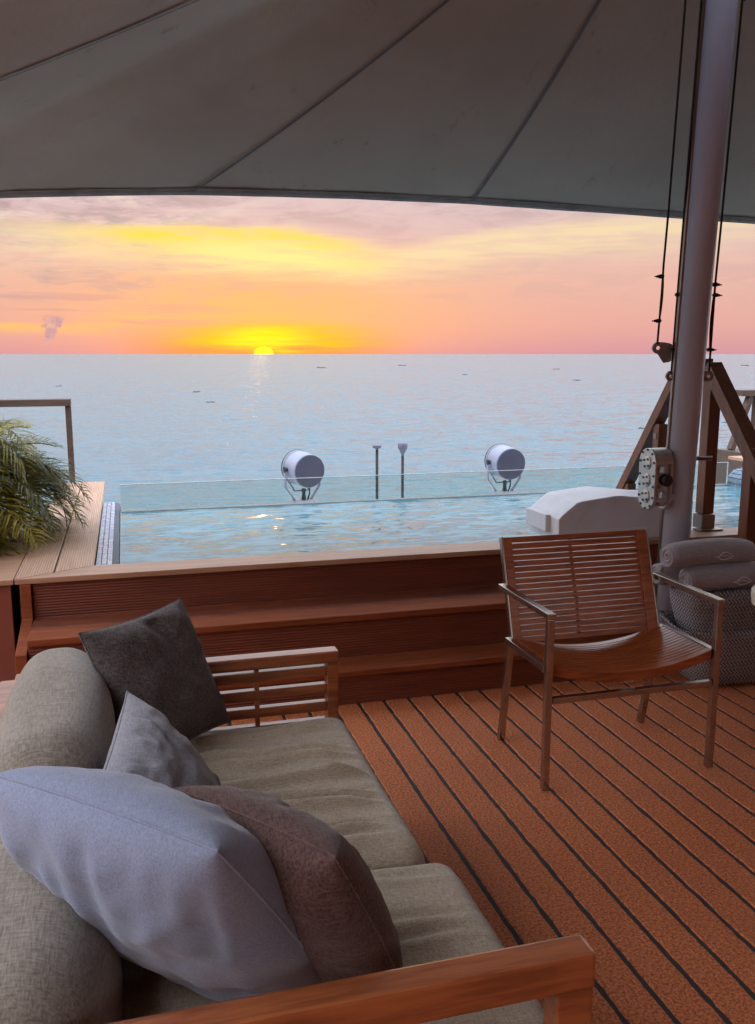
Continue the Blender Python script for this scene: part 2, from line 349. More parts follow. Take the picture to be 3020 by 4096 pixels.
# leaves
def leafmat(name, c1, c2):
    m = bpy.data.materials.new(name); m.use_nodes = True; b = NB(m.node_tree); p = b.n['Principled BSDF']
    pos = b.new('ShaderNodeNewGeometry').outputs['Position']
    oi = b.new('ShaderNodeObjectInfo')
    n = b.m('ADD', b.m('MULTIPLY', b.noise(pos, 9, 3, .6), .6), b.m('MULTIPLY', oi.outputs['Random'], .4))
    b.l.new(b.mixc(b.smooth(n, .3, .7), c1 + (1,), c2 + (1,)), p.inputs['Base Color'])
    p.inputs['Roughness'].default_value = .5; p.inputs['Specular IOR Level'].default_value = .3
    tl = b.new('ShaderNodeBsdfTranslucent'); tl.inputs[0].default_value = tuple(x * 1.6 for x in c2) + (1,)
    mx = b.new('ShaderNodeMixShader'); mx.inputs[0].default_value = .25
    b.l.new(p.outputs[0], mx.inputs[1]); b.l.new(tl.outputs[0], mx.inputs[2]); b.l.new(mx.outputs[0], b.n['Material Output'].inputs[0])
    MATS[name] = m
leafmat('palm_leaf', (.035, .045, .004), (.23, .185, .014))
mat('palm_trunk', (.1, .07, .04), .9, bump=.8, bscale=40)
mat('soil', (.03, .022, .016), .95)
mat('weed', (.05, .04, .035), .9)
mat('hull', (.55, .56, .58), .5)

# ================================================================== helpers
def mesh_data(name, verts, faces, mt=None, smooth=False):
    me = bpy.data.meshes.new(name); me.from_pydata([tuple(v) for v in verts], [], faces); me.update()
    if mt: me.materials.append(MATS[mt])
    if smooth:
        for p_ in me.polygons: p_.use_smooth = True
    return me
def attach(o, parent):
    if parent is not None:
        o.parent = parent
        if parent.type == 'EMPTY' and not o.get('_local'):
            o.location = Vector(o.location) - Vector(parent.location)
    return o
def link(name, me, parent=None, loc=(0, 0, 0)):
    o = bpy.data.objects.new(name, me); COL.objects.link(o); o.location = loc
    return attach(o, parent)
def tag(o, label=None, cat=None, group=None, kind=None):
    if label: o['label'] = label
    if cat: o['category'] = cat
    if group: o['group'] = group
    if kind: o['kind'] = kind
    return o
def thing(name, loc, label, cat, group=None):
    o = bpy.data.objects.new(name, None); COL.objects.link(o); o.location = loc; o.empty_display_size = .1
    return tag(o, label, cat, group)
def from_bm(name, bm, mt, parent=None, smooth=False):
    me = bpy.data.meshes.new(name); bm.to_mesh(me); bm.free(); me.materials.append(MATS[mt])
    if smooth:
        for p_ in me.polygons: p_.use_smooth = True
    return link(name, me, parent)
def bm_box(bm, x0, x1, y0, y1, z0, z1):
    v = [bm.verts.new(q) for q in ((x0, y0, z0), (x1, y0, z0), (x1, y1, z0), (x0, y1, z0), (x0, y0, z1), (x1, y0, z1), (x1, y1, z1), (x0, y1, z1))]
    for f in ((0, 3, 2, 1), (4, 5, 6, 7), (0, 1, 5, 4), (1, 2, 6, 5), (2, 3, 7, 6), (3, 0, 4, 7)): bm.faces.new([v[i] for i in f])
    return v
def box(name, x0, x1, y0, y1, z0, z1, mt, parent=None, bev=.004, seg=2):
    bm = bmesh.new(); bm_box(bm, x0, x1, y0, y1, z0, z1)
    if bev: bmesh.ops.bevel(bm, geom=bm.edges[:], offset=bev, segments=seg, profile=.6, affect='EDGES')
    return from_bm(name, bm, mt, parent)
def beam(name, a, b_, wd, ht, mt, parent=None, up=(0, 0, 1), bev=.003):
    """box-section bar from a to b; wd across, ht along `up`"""
    a, b_ = Vector(a), Vector(b_); d = (b_ - a); L = d.length; d.normalize()
    u = Vector(up); s = d.cross(u).normalized(); u = s.cross(d).normalized()
    bm = bmesh.new(); bm_box(bm, 0, L, -wd / 2, wd / 2, -ht / 2, ht / 2)
    if bev: bmesh.ops.bevel(bm, geom=bm.edges[:], offset=bev, segments=2, profile=.6, affect='EDGES')
    M = Matrix((d, -s, u)).transposed().to_4x4(); M.translation = a
    bm.transform(M)
    if M.determinant() < 0: bmesh.ops.reverse_faces(bm, faces=bm.faces[:])
    return from_bm(name, bm, mt, parent)
def tube_geo(pts, rad, n=10, closed=False, cap=True):
    pts = [Vector(q) for q in pts]; V = []; F = []; N = len(pts)
    rads = rad if isinstance(rad, (list, tuple)) else [rad] * N
    ref = None
    for i, q in enumerate(pts):
        if closed: d = (pts[(i + 1) % N] - pts[i - 1]).normalized()
        else: d = (pts[min(i + 1, N - 1)] - pts[max(i - 1, 0)]).normalized()
        if ref is None: ref = Vector((0, 0, 1)) if abs(d.z) < .9 else Vector((1, 0, 0))
        s = d.cross(ref).normalized(); u = s.cross(d).normalized(); ref = u
        for k in range(n):
            t = 2 * math.pi * k / n; V.append(q + (s * math.cos(t) + u * math.sin(t)) * rads[i])
    for i in range(N if closed else N - 1):
        j = (i + 1) % N
        for k in range(n):
            F.append((i * n + k, i * n + (k + 1) % n, j * n + (k + 1) % n, j * n + k))
    if cap and not closed: F.append(tuple(range(n))[::-1]); F.append(tuple((N - 1) * n + k for k in range(n)))
    return V, F
def tube(name, pts, rad, mt, parent=None, n=10, closed=False):
    V, F = tube_geo(pts, rad, n, closed); return link(name, mesh_data(name, V, F, mt, True), parent)
def lathe(name, prof, c, axis, mt, parent=None, n=32, smooth=True):
    """prof: (radius, distance along axis)"""
    ax = Vector(axis).normalized(); ref = Vector((0, 0, 1)) if abs(ax.z) < .9 else Vector((1, 0, 0))
    s = ax.cross(ref).normalized(); u = s.cross(ax).normalized(); c = Vector(c); V = []; F = []
    for r_, h_ in prof:
        for k in range(n):
            t = 2 * math.pi * k / n; V.append(c + ax * h_ + (s * math.cos(t) + u * math.sin(t)) * r_)
    for i in range(len(prof) - 1):
        for k in range(n): F.append((i * n + k, i * n + (k + 1) % n, (i + 1) * n + (k + 1) % n, (i + 1) * n + k))
    F.append(tuple(range(n))[::-1]); F.append(tuple((len(prof) - 1) * n + k for k in range(n)))
    me = mesh_data(name, V, F, mt, False)
    o = link(name, me, parent)
    if smooth:
        for p_ in me.polygons: p_.use_smooth = len(p_.vertices) == 4
        me.set_sharp_from_angle(angle=R(40))
    return o
def prism(name, poly, axis, a0, a1, mt, parent=None, bev=0):
    """poly of 2-D points in the plane square to axis ('X': (y,z), 'Y': (x,z), 'Z': (x,y))"""
    def P(q, a): return {'X': (a, q[0], q[1]), 'Y': (q[0], a, q[1]), 'Z': (q[0], q[1], a)}[axis]
    bm = bmesh.new(); A = [bm.verts.new(P(q, a0)) for q in poly]; B = [bm.verts.new(P(q, a1)) for q in poly]; n = len(poly)
    bm.faces.new(A[::-1]); bm.faces.new(B)
    for i in range(n): bm.faces.new((A[i], A[(i + 1) % n], B[(i + 1) % n], B[i]))
    bmesh.ops.recalc_face_normals(bm, faces=bm.faces[:])
    if bev: bmesh.ops.bevel(bm, geom=[e for e in bm.edges], offset=bev, segments=2, profile=.6, affect='EDGES')
    return from_bm(name, bm, mt, parent)
def copy_tree(o, parent=None, off=(0, 0, 0)):
    c = o.copy(); COL.objects.link(c)
    if parent is None: c.location = Vector(o.location) + Vector(off)
    else: c.parent = parent
    for ch in list(o.children): copy_tree(ch, c)
    return c
def cushion_geo(c, size, rad, n=40, disp=None):
    """soft-edged box: grid on a cube, pushed out to a rounded box, then displaced by disp(p, normal)"""
    hx, hy, hz = [q / 2 for q in size]; bm = bmesh.new()
    bmesh.ops.create_cube(bm, size=2); bmesh.ops.subdivide_edges(bm, edges=bm.edges[:], cuts=n, use_grid_fill=True)
    c = Vector(c)
    for v in bm.verts:
        q = Vector((v.co.x * hx, v.co.y * hy, v.co.z * hz))
        r_ = min(rad, hx * .98, hy * .98, hz * .98)
        inn = Vector((max(-hx + r_, min(hx - r_, q.x)), max(-hy + r_, min(hy - r_, q.y)), max(-hz + r_, min(hz - r_, q.z))))
        d = q - inn
        nr = d.normalized() if d.length > 1e-6 else Vector((0, 0, 1))
        if d.length > 1e-6: q = inn + nr * r_
        # crown
        fx, fy = 1 - (q.x / hx) ** 2, 1 - (q.y / hy) ** 2
        if disp: q = q + disp(q, nr, fx, fy)
        v.co = q + c
    return bm
def smooth_by(o, ang=50):
    for p_ in o.data.polygons: p_.use_smooth = True
    return o
def pillow(name, corners, T, mt, label, cat='pillow', pinch=.07, wr=.012, seed=0, n=64, gath=(1, .5, .5, .5), group=None, creases=(), seam='same', power=.5, sag=0):
    """corners A,B,C,D (top-left, top-right, bottom-right, bottom-left) of the seam plane"""
    A, B, C_, D_ = [Vector(q) for q in corners]
    nrm = (B - A).cross(D_ - A).normalized()           # points to the far side of the seen face
    root = thing(name, (A + B + C_ + D_) / 4, label, cat, group)
    def pos(u, v, side):
        # u,v in -1..1 ; pinch the sides in so that the corners stand out as ears
        uu = u * (1 - pinch * (1 - v * v) * (u * u)); vv = v * (1 - pinch * (1 - u * u) * (v * v))
        a, b_ = (uu + 1) / 2, (1 - vv) / 2
        p = A * (1 - a) * (1 - b_) + B * a * (1 - b_) + C_ * a * b_ + D_ * (1 - a) * b_
        e = max(0, (1 - abs(u) ** 2.6)) * max(0, (1 - abs(v) ** 2.6))
        t = T / 2 * e ** power
        # wrinkles pulling from the seams
        q = Vector((u * 2.2 + seed, v * 2.2, side * 3.1))
        wn = noise.noise(q) * 1.0
        ang = math.atan2(v, u); rr = math.hypot(u, v)
        rad_w = math.sin(ang * 17 + seed * 3 + 3 * noise.noise(q * 1.3)) * max(0, noise.noise(Vector((ang * 2.1, seed, side)))) * min(1, max(0, rr - .35) * 1.6)
        fine = noise.noise(Vector((u * 6 + seed, v * 6, side)))
        rid = lambda x_: (.5 + .5 * math.cos(2 * x_)) ** 2.2 - .3
        gat = 0
        for (al, dist, ph, gw) in ((u, 1 - v, 0, gath[0]), (u, 1 + v, 5, gath[1]), (v, 1 - u, 9, gath[2]), (v, 1 + u, 14, gath[3])):
            wob_ = noise.noise(Vector((al * 1.7 + ph, dist * 1.1, seed + side * 2)))
            msk = max(0, noise.noise(Vector((al * 2.4 + ph * 2, seed * 1.7, side))) + .28)
            gat += rid(al * 7.5 + wob_ * 2.4 + ph + seed) * math.exp(-dist / .5) * msk * min(1, dist * 4) * gw
        d = (wn * .7 + rad_w * .8 + gat * 1.5 + fine * .25) * wr * min(1, e * 2.2)
        for (u0, v0, u1, v1, dep, wd) in creases:
            if side < 0: 
                ax, ay = u1 - u0, v1 - v0; L2 = ax * ax + ay * ay
                s_ = max(0, min(1, ((u - u0) * ax + (v - v0) * ay) / L2)); dx, dy = u - u0 - s_ * ax, v - v0 - s_ * ay
                dist = math.hypot(dx, dy) / wd; d -= dep * math.exp(-dist * dist) * (1 - .5 * s_) * min(1, e * 3)
        return p + nrm * (t + d) * side + Vector((0, 0, -sag * (1 - u * u) * max(0, v)))
    V = []; F = []; idx = {}
    for side in (-1, 1):
        for i in range(n + 1):
            for j in range(n + 1):
                u = math.sin((-1 + 2 * i / n) * math.pi / 2); v = math.sin((-1 + 2 * j / n) * math.pi / 2)
                bd = i in (0, n) or j in (0, n)
                if bd and side == 1: idx[(side, i, j)] = idx[(-1, i, j)]; continue
                idx[(side, i, j)] = len(V); V.append(pos(u, v, side))
    for side in (-1, 1):
        for i in range(n):
            for j in range(n):
                f = (idx[(side, i, j)], idx[(side, i + 1, j)], idx[(side, i + 1, j + 1)], idx[(side, i, j + 1)])
                F.append(f if side == 1 else f[::-1])
    cov = link('cover', mesh_data('cover', V, F, mt, True), root)
    ring = [V[idx[(-1, i, n)]] for i in range(n)] + [V[idx[(-1, n, j)]] for j in range(n, 0, -1)] + [V[idx[(-1, i, 0)]] for i in range(n, 0, -1)] + [V[idx[(-1, 0, j)]] for j in range(n)]
    tube('seam', ring, .0026, mt, root, n=6, closed=True)
    return root

# ================================================================== setting
# sea
SEA = -12.0
V = [(0, 0, SEA)]; F = []
rings = [20, 60, 200, 800, 4000, 20000, 90000]; N = 64
for r_ in rings:
    for k in range(N):
        t = 2 * math.pi * k / N; V.append((r_ * math.cos(t), r_ * math.sin(t), SEA))
for k in range(N): F.append((0, 1 + k, 1 + (k + 1) % N))
for i in range(len(rings) - 1):
    for k in range(N): F.append((1 + i * N + k, 1 + (i + 1) * N + k, 1 + (i + 1) * N + (k + 1) % N, 1 + i * N + (k + 1) % N))
tag(link('sea', mesh_data('sea', V, F, 'sea_water')), kind='structure')

# deck: dark bedding with raised strips
deck = tag(box('deck_floor', -3.5, 8, -4, 3.612, -.25, -.004, 'caulk', None, 0), kind='structure')
PITCH = .1132; GAP = .0145
plank_me = []
for v_ in range(5):
    L0, L1 = -4.0, 3.598; n = 260; VV = []; FF = []
    wob = lambda y, s_: .003 * noise.noise(Vector((y * 30, s_ * 7.3 + v_ * 3.1, 0))) + .002 * noise.noise(Vector((y * 90, s_ * 3.3 + v_, 5)))
    for i in range(n + 1):
        y = L0 + (L1 - L0) * (i / n) ** .8
        a = GAP / 2 + wob(y, 1); b_ = PITCH - GAP / 2 + wob(y, 2)
        VV += [(a, y, -.004), (a + .003, y, 0), (b_ - .003, y, 0), (b_, y, -.004)]
    for i in range(n):
        o_ = i * 4
        for k in range(3): FF.append((o_ + k, o_ + k + 1, o_ + k + 5, o_ + k + 4)[::-1])
    me = mesh_data('plank', VV, FF, 'deck_cork')
    plank_me.append(me)
k0 = -34
for k in range(k0, k0 + 90):
    x = .9215 + k * PITCH
    if x < -3.4 or x > 6.2: continue
    link('plank', plank_me[(k * 7) % 5], deck, (x, 0, 0))

# ship structure beyond the pool (a lower roof that carries the searchlights)
roof = tag(box('forward_roof', -4, 9, 6.03, 8.0, -1.2, .1, 'hull', None, .01), kind='structure')
hull = tag(box('hull', -4, 9, 3.7, 7.9, -12.5, -1.21, 'hull', None, .01), kind='structure')

# unseen walls added behind and to the right to block sky light
dh = thing('light_block_wall', (1.5, -3.0, 0), 'unseen dark timber walls added behind and right to block sky light', 'wall')
for k in range(12): box('panel', -2.6 + k * .75, -1.86 + k * .75, -3.06, -3.0, 0, 2.45, 'planter', dh, .004)
for k in range(8): box('panel', 6.42, 6.48, -2.99 + k * .8, -2.2 + k * .8, 0, 2.3, 'planter', dh, .004)
# ------------------------------------------------------------------ stepped pool wall
XL, XR = -.428, 6.3
pw_ = thing('pool_steps', (1.5, 3.9, 0), 'low stepped wall of reddish ribbed boards in front of the pool', 'steps')
box('riser', XL, XR, 3.6, 3.63, 0, .127, 'riser', pw_, .002)
box('tread', XL, XR, 3.578, 3.66, .129, .157, 'tread', pw_, .005)
box('tread', XL, XR, 3.664, 3.764, .129, .155, 'tread', pw_, .003)
box('riser', XL, XR, 3.765, 3.8, .128, .322, 'riser', pw_, .002)
box('tread', XL, XR, 3.743, 3.9, .326, .356, 'tread', pw_, .005)
box('tread', XL, XR, 3.905, 4.072, .326, .354, 'tread_rib', pw_, .003)
box('riser', XL, XR, 4.073, 4.11, .322, .512, 'riser', pw_, .002)
box('step_core', XL + .01, XR, 3.64, 4.1, .0, .125, 'dark_gap', pw_, 0)
box('step_core', XL + .01, XR, 3.805, 4.105, .13, .322, 'dark_gap', pw_, 0)
prism('end_trim', [(3.585, 0), (4.1, 0), (4.1, .514), (4.045, .514), (4.045, .362), (3.73, .30), (3.73, .13), (3.585, .13)], 'X', -.476, -.43, 'tread', pw_, .004)
# coping boards of the pool
coping = thing('pool_coping', (-.3, 4.15, .517), 'pale brown timber coping boards framing the near and left edges of the pool', 'coping')
def quad_board(name, pts, z0, z1, mt, parent, bev=.004):
    return prism(name, pts, 'Z', z0, z1, mt, parent, bev)
quad_board('board', [(-.497, 4.053), (2.2, 4.053), (2.2, 4.237), (-.17, 4.237)], .515, .541, 'coping', coping)
quad_board('board', [(2.204, 4.053), (6.2, 4.053), (6.2, 4.237), (2.204, 4.237)], .515, .541, 'coping', coping)
for (xa, xb) in ((-.497, -.343), (-.337, -.174)):
    f = lambda x: 4.06 + (x + .497) / .327 * .18
    ys = [0, 4.93 if xa < -.4 else 5.05, 5.9 if xa < -.4 else 6.15, 7.12]
    for i in range(3):
        if i == 0: pts = [(xa, f(xa)), (xb, f(xb)), (xb, ys[1] - .002), (xa, ys[1] - .002)]
        else: pts = [(xa, ys[i] + .002), (xb, ys[i] + .002), (xb, ys[i + 1] - .002), (xa, ys[i + 1] - .002)]
        quad_board('board', pts, .515, .541, 'coping_rib', coping, .003)
box('kerb_core', -.49, -.2, 4.12, 7.1, .0, .514, 'dark_gap', coping, 0)

# pool basin: tiled left lip, water
lip = thing('tiled_pool_edge', (-.11, 5.2, .4), 'narrow silver mosaic tile lip along the left side of the pool', 'pool edge')
prism('lip_core', [(-.172, .3), (-.172, .503), (-.09, .503), (-.066, .494), (-.056, .44), (-.056, .3)], 'Y', 4.238, 6.3, 'grout', lip, 0)
tile_me = mesh_data('tile', [(0, 0, 0), (.0235, 0, 0), (.0235, .0235, 0), (0, .0235, 0), (.001, .001, .004), (.0225, .001, .004), (.0225, .0225, .004), (.001, .0225, .004)],
                    [(4, 5, 6, 7), (0, 1, 5, 4), (1, 2, 6, 5), (2, 3, 7, 6), (3, 0, 4, 7)], 'pool_tile')
for r_ in range(3):
    for k in range(80):
        link('tile', tile_me, lip, (-.1705 + r_ * .0262, 4.241 + k * .0256, .5032 + random.uniform(-.0006, .0006)))
V = []; F = []; nx, ny = 150, 70
for i in range(nx + 1):
    for j in range(ny + 1):
        x = -.06 + 4.62 * i / nx; y = 4.238 + 1.712 * j / ny
        z = .492 + .0035 * noise.noise(Vector((x * 3.1, y * 5.5, 1))) + .002 * noise.noise(Vector((x * 8, y * 12, 4)))
        V.append((x, y, z))
for i in range(nx):
    for j in range(ny):
        a = i * (ny + 1) + j; F.append((a, a + ny + 1, a + ny + 2, a + 1))
tag(link('pool_water', mesh_data('pool_water', V, F, 'pool_water', True)), kind='structure')
# glass panel
gp = thing('glass_panel', (2.2, 5.96, .4), 'long low greenish glass panel along the far edge of the pool', 'glass panel')
box('pane', -.055, 4.5, 5.953, 5.967, .46, .668, 'glass', gp, 0)
box('top_edge', -.055, 4.5, 5.9525, 5.9675, .6685, .6715, 'glass_edge', gp, 0)
box('channel', -.055, 4.5, 5.94, 5.98, .40, .5, 'glass_edge', gp, .003)
# right tiled ledge
rl = thing('tiled_pool_ledge', (5, 5.6, .4), 'blue grey mosaic tiled ledge at the right end of the pool', 'pool ledge')
hump = [(4.5, .3), (4.5, .47), (4.53, .55), (4.585, .603), (4.7, .62), (5.3, .622), (5.3, .3)]
prism('ledge_core', hump, 'Y', 4.238, 6.0, 'grout', rl, 0)
bm = bmesh.new()
path = [Vector((x, z)) for x, z in hump[1:6]]
segs = []; acc = 0
for i in range(len(path) - 1):
    L_ = (path[i + 1] - path[i]).length; nseg = max(1, round(L_ / .036))
    for k in range(nseg): segs.append((path[i].lerp(path[i + 1], k / nseg), path[i].lerp(path[i + 1], (k + 1) / nseg)))
for (p0, p1) in segs:
    d = (p1 - p0); nn_ = Vector((-d.y, d.x)).normalized() * .005
    a, b_ = p0.lerp(p1, .07), p0.lerp(p1, .93)
    y = 5.2
    while y < 5.965:
        v = [bm.verts.new(q) for q in ((a.x + nn_.x, y, a.y + nn_.y), (b_.x + nn_.x, y, b_.y + nn_.y), (b_.x + nn_.x, y + .033, b_.y + nn_.y), (a.x + nn_.x, y + .033, a.y + nn_.y),
             (a.x, y, a.y), (b_.x, y, b_.y), (b_.x, y + .033, b_.y), (a.x, y + .033, a.y))]
        for f_ in ((0, 1, 2, 3), (0, 4, 5, 1), (1, 5, 6, 2), (2, 6, 7, 3), (3, 7, 4, 0)): bm.faces.new([v[i] for i in f_])
        y += .036
bmesh.ops.recalc_face_normals(bm, faces=bm.faces[:])
tag(from_bm('mosaic', bm, 'ledge_tile', rl), kind='stuff')
rk = thing('side_coping', (5.6, 6.5, .6), 'timber coping board and kerb beyond the tiled ledge at the far right', 'coping')
box('board', 4.73, 5.95, 5.0, 6.27, .654, .678, 'coping_rib', rk, .004)
box('kerb', 4.87, 5.9, 5.05, 6.2, .6265, .653, 'rail_grey', rk, .003)
box('kerb', 5.305, 5.9, 5.05, 7.2, .2, .626, 'rail_grey', rk, .003)

# ------------------------------------------------------------------ left railing, right railing
lr = thing('timber_railing', (-.42, 7.15, .54), 'grey brown timber rail on one post behind the palm at the far left', 'railing', 'deck end railings')
box('top_rail', -1.9, -.39, 7.08, 7.2, 1.118, 1.17, 'rail_grey', lr, .004)
box('post', -.432, -.39, 7.11, 7.16, .5415, 1.117, 'rail_grey', lr, .004)
box('post', -1.8, -1.758, 7.11, 7.16, .1, 1.117, 'rail_grey', lr, .004)
rr = thing('timber_railing', (5.6, 7.15, .54), 'brown timber rail on a post at the far right beyond the stair handrail', 'railing', 'deck end railings')
box('top_rail', 5.43, 7.4, 7.05, 7.2, 1.12, 1.175, 'rail_grey', rr, .004)
beam('post', (5.38, 7.1, .627), (5.55, 7.1, 1.119), .05, .06, 'rail_grey', rr, up=(0, 1, 0))
beam('post', (5.62, 7.1, .627), (5.62, 7.1, 1.119), .05, .05, 'rail_grey', rr, up=(0, 1, 0))
tube('peg', [(5.38, 7.06, .88), (5.33, 7.04, .88)], .012, 'rail_grey', rr)

# ------------------------------------------------------------------ stair handrail over the pool wall
hr = thing('stair_handrail', (3.07, 4.25, .54), 'brown timber handrail with posts stepping over the pool wall beside the mast', 'handrail')
XH = 3.07
box('post', XH - .035, XH + .035, 4.205, 4.275, .63, 1.40, 'rail_teak', hr, .004)
box('foot_sleeve', XH - .042, XH + .042, 4.198, 4.282, .55, .628, 'steel', hr, .004)
box('foot_plate', XH - .072, XH + .072, 4.16, 4.235, .542, .552, 'steel', hr, .004)
box('post', XH - .035, XH + .035, 3.835, 3.905, .357, 1.03, 'rail_teak', hr, .004)
beam('sloping_rail', (XH, 4.255, 1.435), (XH, 3.5, .58), .085, .07, 'rail_teak', hr, up=(0, .75, .66))
beam('sloping_rail', (XH, 4.46, 1.5), (XH, 5.13, .585), .075, .06, 'rail_teak', hr, up=(0, .8, .6))
box('top_rail', XH - .04, XH + .04, 4.3, 4.5, 1.43, 1.475, 'rail_teak', hr, .004)
box('post', XH - .03, XH + .03, 4.68, 4.74, .45, 1.09, 'rail_teak', hr, .004)
box('post', XH - .03, XH + .03, 4.99, 5.05, .45, .69, 'rail_teak', hr, .004)
for (y_, z_) in ((5.0, .6), (4.70, 1.0)):
    br = box('bracket', XH - .035, XH - .031, y_ - .0, y_ + .03, z_, z_ + .035, 'steel', hr, 0)

# ------------------------------------------------------------------ white locker on the coping
wb = thing('white_locker', (2.4, 4.2, .541), 'white moulded cover with sloping top on the pool coping behind the chair', 'locker')
prism('cover', [(2.115, .542), (2.112, .664), (2.13, .684), (2.212, .746), (2.24, .754), (2.43, .774), (2.47, .774), (2.72, .744), (2.9, .735), (2.9, .542)], 'Y', 4.105, 4.46, 'white_grp', wb, .007)
box('end_cap', 2.085, 2.113, 4.2, 4.44, .585, .675, 'white_grp', wb, .006)
box('plinth', 2.13, 2.88, 4.1, 4.103, .5425, .6, 'white_grp', wb, 0)

# ------------------------------------------------------------------ canopy
APEX = Vector((2.30, 3.24, 3.75))
front = [(-1.35, 4.9, 2.17), (-.549, 5, 2.278), (-.114, 5, 2.308), (.378, 5, 2.335), (.823, 5, 2.346), (1.33, 5, 2.354), (1.949, 5, 2.355), (2.434, 5, 2.347), (3.037, 5, 2.336), (3.853, 5, 2.316), (6.6, 4.7, 2.12)]
BOUND = [Vector(q) for q in front] + [Vector(q) for q in ((6.3, 3.0, 2.35), (6.2, 1.2, 2.4), (6.4, -2.3, 2.2), (4.2, -2.1, 2.5), (2.2, -2.2, 2.55), (.4, -2.2, 2.5), (-1.3, -2.2, 2.3), (-1.0, -.4, 2.5), (-1.0, 2.0, 2.5), (-1.12, 3.45, 2.36), (-1.16, 4.1, 2.27))]  # unseen rear and left outline shaped to let light in from the left
def chain(pts, n):
    """resample a polyline to n+1 points"""
    d = [0]
    for a, b_ in zip(pts, pts[1:]): d.append(d[-1] + (b_ - a).length)
    o = []
    for i in range(n + 1):
        t = d[-1] * i / n
        k = max(0, min(len(pts) - 2, next((j for j in range(len(pts) - 1) if d[j + 1] >= t - 1e-9), len(pts) - 2)))
        s_ = (t - d[k]) / max(1e-9, d[k + 1] - d[k]); o.append(pts[k].lerp(pts[k + 1], s_))
    return o
def canopy_pt(bp, r_):
    """r 0 at the mast head, 1 at the outer edge; the cloth sags between"""
    p = APEX.lerp(bp, r_); p.z -= .34 * r_ * (1 - r_); return p
cuts = [3, 6, 10, 12, 13, 15, 17, 18, 21]           # indices in BOUND where two cloth panels meet
canopy = thing('canopy', APEX, 'large taupe canvas canopy stretched overhead from the mast', 'canopy')
NB_ = len(BOUND); RS = [.06 + .94 * i / 26 for i in range(27)]
for ci in range(len(cuts)):
    i0 = cuts[ci]; i1 = cuts[(ci + 1) % len(cuts)]
    seq = [BOUND[i % NB_] for i in range(i0, (i1 if i1 > i0 else i1 + NB_) + 1)]
    bp = chain(seq, 20); VV = []; FF = []
    for q in bp:
        for r_ in RS:
            c_ = canopy_pt(q, r_)
            c_.z += .006 * noise.noise(c_ * 2.3) * r_
            VV.append(c_)
    m_ = len(RS)
    for i in range(20):
        for j in range(m_ - 1): FF.append((i * m_ + j, i * m_ + j + 1, (i + 1) * m_ + j + 1, (i + 1) * m_ + j))
    link('panel', mesh_data('panel', VV, FF, 'canvas', True), canopy)
    # overlapping seam strip at the start of every panel
    q = BOUND[i0]; nx_ = BOUND[(i0 + 1) % NB_]; pv = BOUND[i0 - 1]
    t = (nx_ - pv); t.z = 0; t.normalize(); VV = []; FF = []
    for r_ in RS:
        c_ = canopy_pt(q, r_); wd = .0095
        for s_ in (-1, 1):
            e = canopy_pt(q + t * (s_ * wd / max(r_, .2)), r_); e.z -= .01
            VV.append(e)
    for j in range(m_ - 1): FF.append((2 * j, 2 * j + 1, 2 * j + 3, 2 * j + 2))
    link('seam_strip', mesh_data('seam_strip', VV, FF, 'canvas_seam', True), canopy)
# hem along the edge: a rolled pocket
hem = chain(BOUND + [BOUND[0]], 260); VV = []; FF = []
for q in hem:
    a = canopy_pt(q, .982); b_ = canopy_pt(q, 1.0)
    a.z -= .004; b_.z -= .004; c_ = b_.copy(); c_.z -= .012 + .004 * noise.noise(q * 3)
    VV += [a, c_ * .6 + a * .4 + Vector((0, 0, .002)), c_, b_ + Vector((0, 0, .012))]
for i in range(len(hem) - 1):
    for k in range(3): FF.append((i * 4 + k, i * 4 + k + 1, i * 4 + k + 5, i * 4 + k + 4))
link('hem', mesh_data('hem', VV, FF, 'canvas_hem', True), canopy)

# ------------------------------------------------------------------ mast
Mb, Mt = Vector((2.514, 3.714, .157)), Vector((2.296, 3.228, 3.84))
md = (Mt - Mb).normalized()
mast = thing('mast', Mb, 'thick grey white leaning mast rising through the canopy', 'mast')
tube('tube', [Mb, Mb.lerp(Mt, .5), Mt], .0675, 'mast_paint', mast, n=48)
sl = Vector((-.97, .1, 0)); sl = (sl - md * sl.dot(md)).normalized()
beam('sail_track', Mb + sl * .0695, Mt + sl * .0695, .018, .012, 'steel', mast, up=sl)
lathe('collar', [(.095, 0), (.095, .02), (.075, .028), (.075, .05)], Mb, md, 'mast_paint', mast)
lathe('bolt', [(.018, -.02), (.018, .012), (.011, .014), (.011, .026)], (2.443, 3.475, 1.719), (-.25, -.96, .02), 'black', mast, n=14)
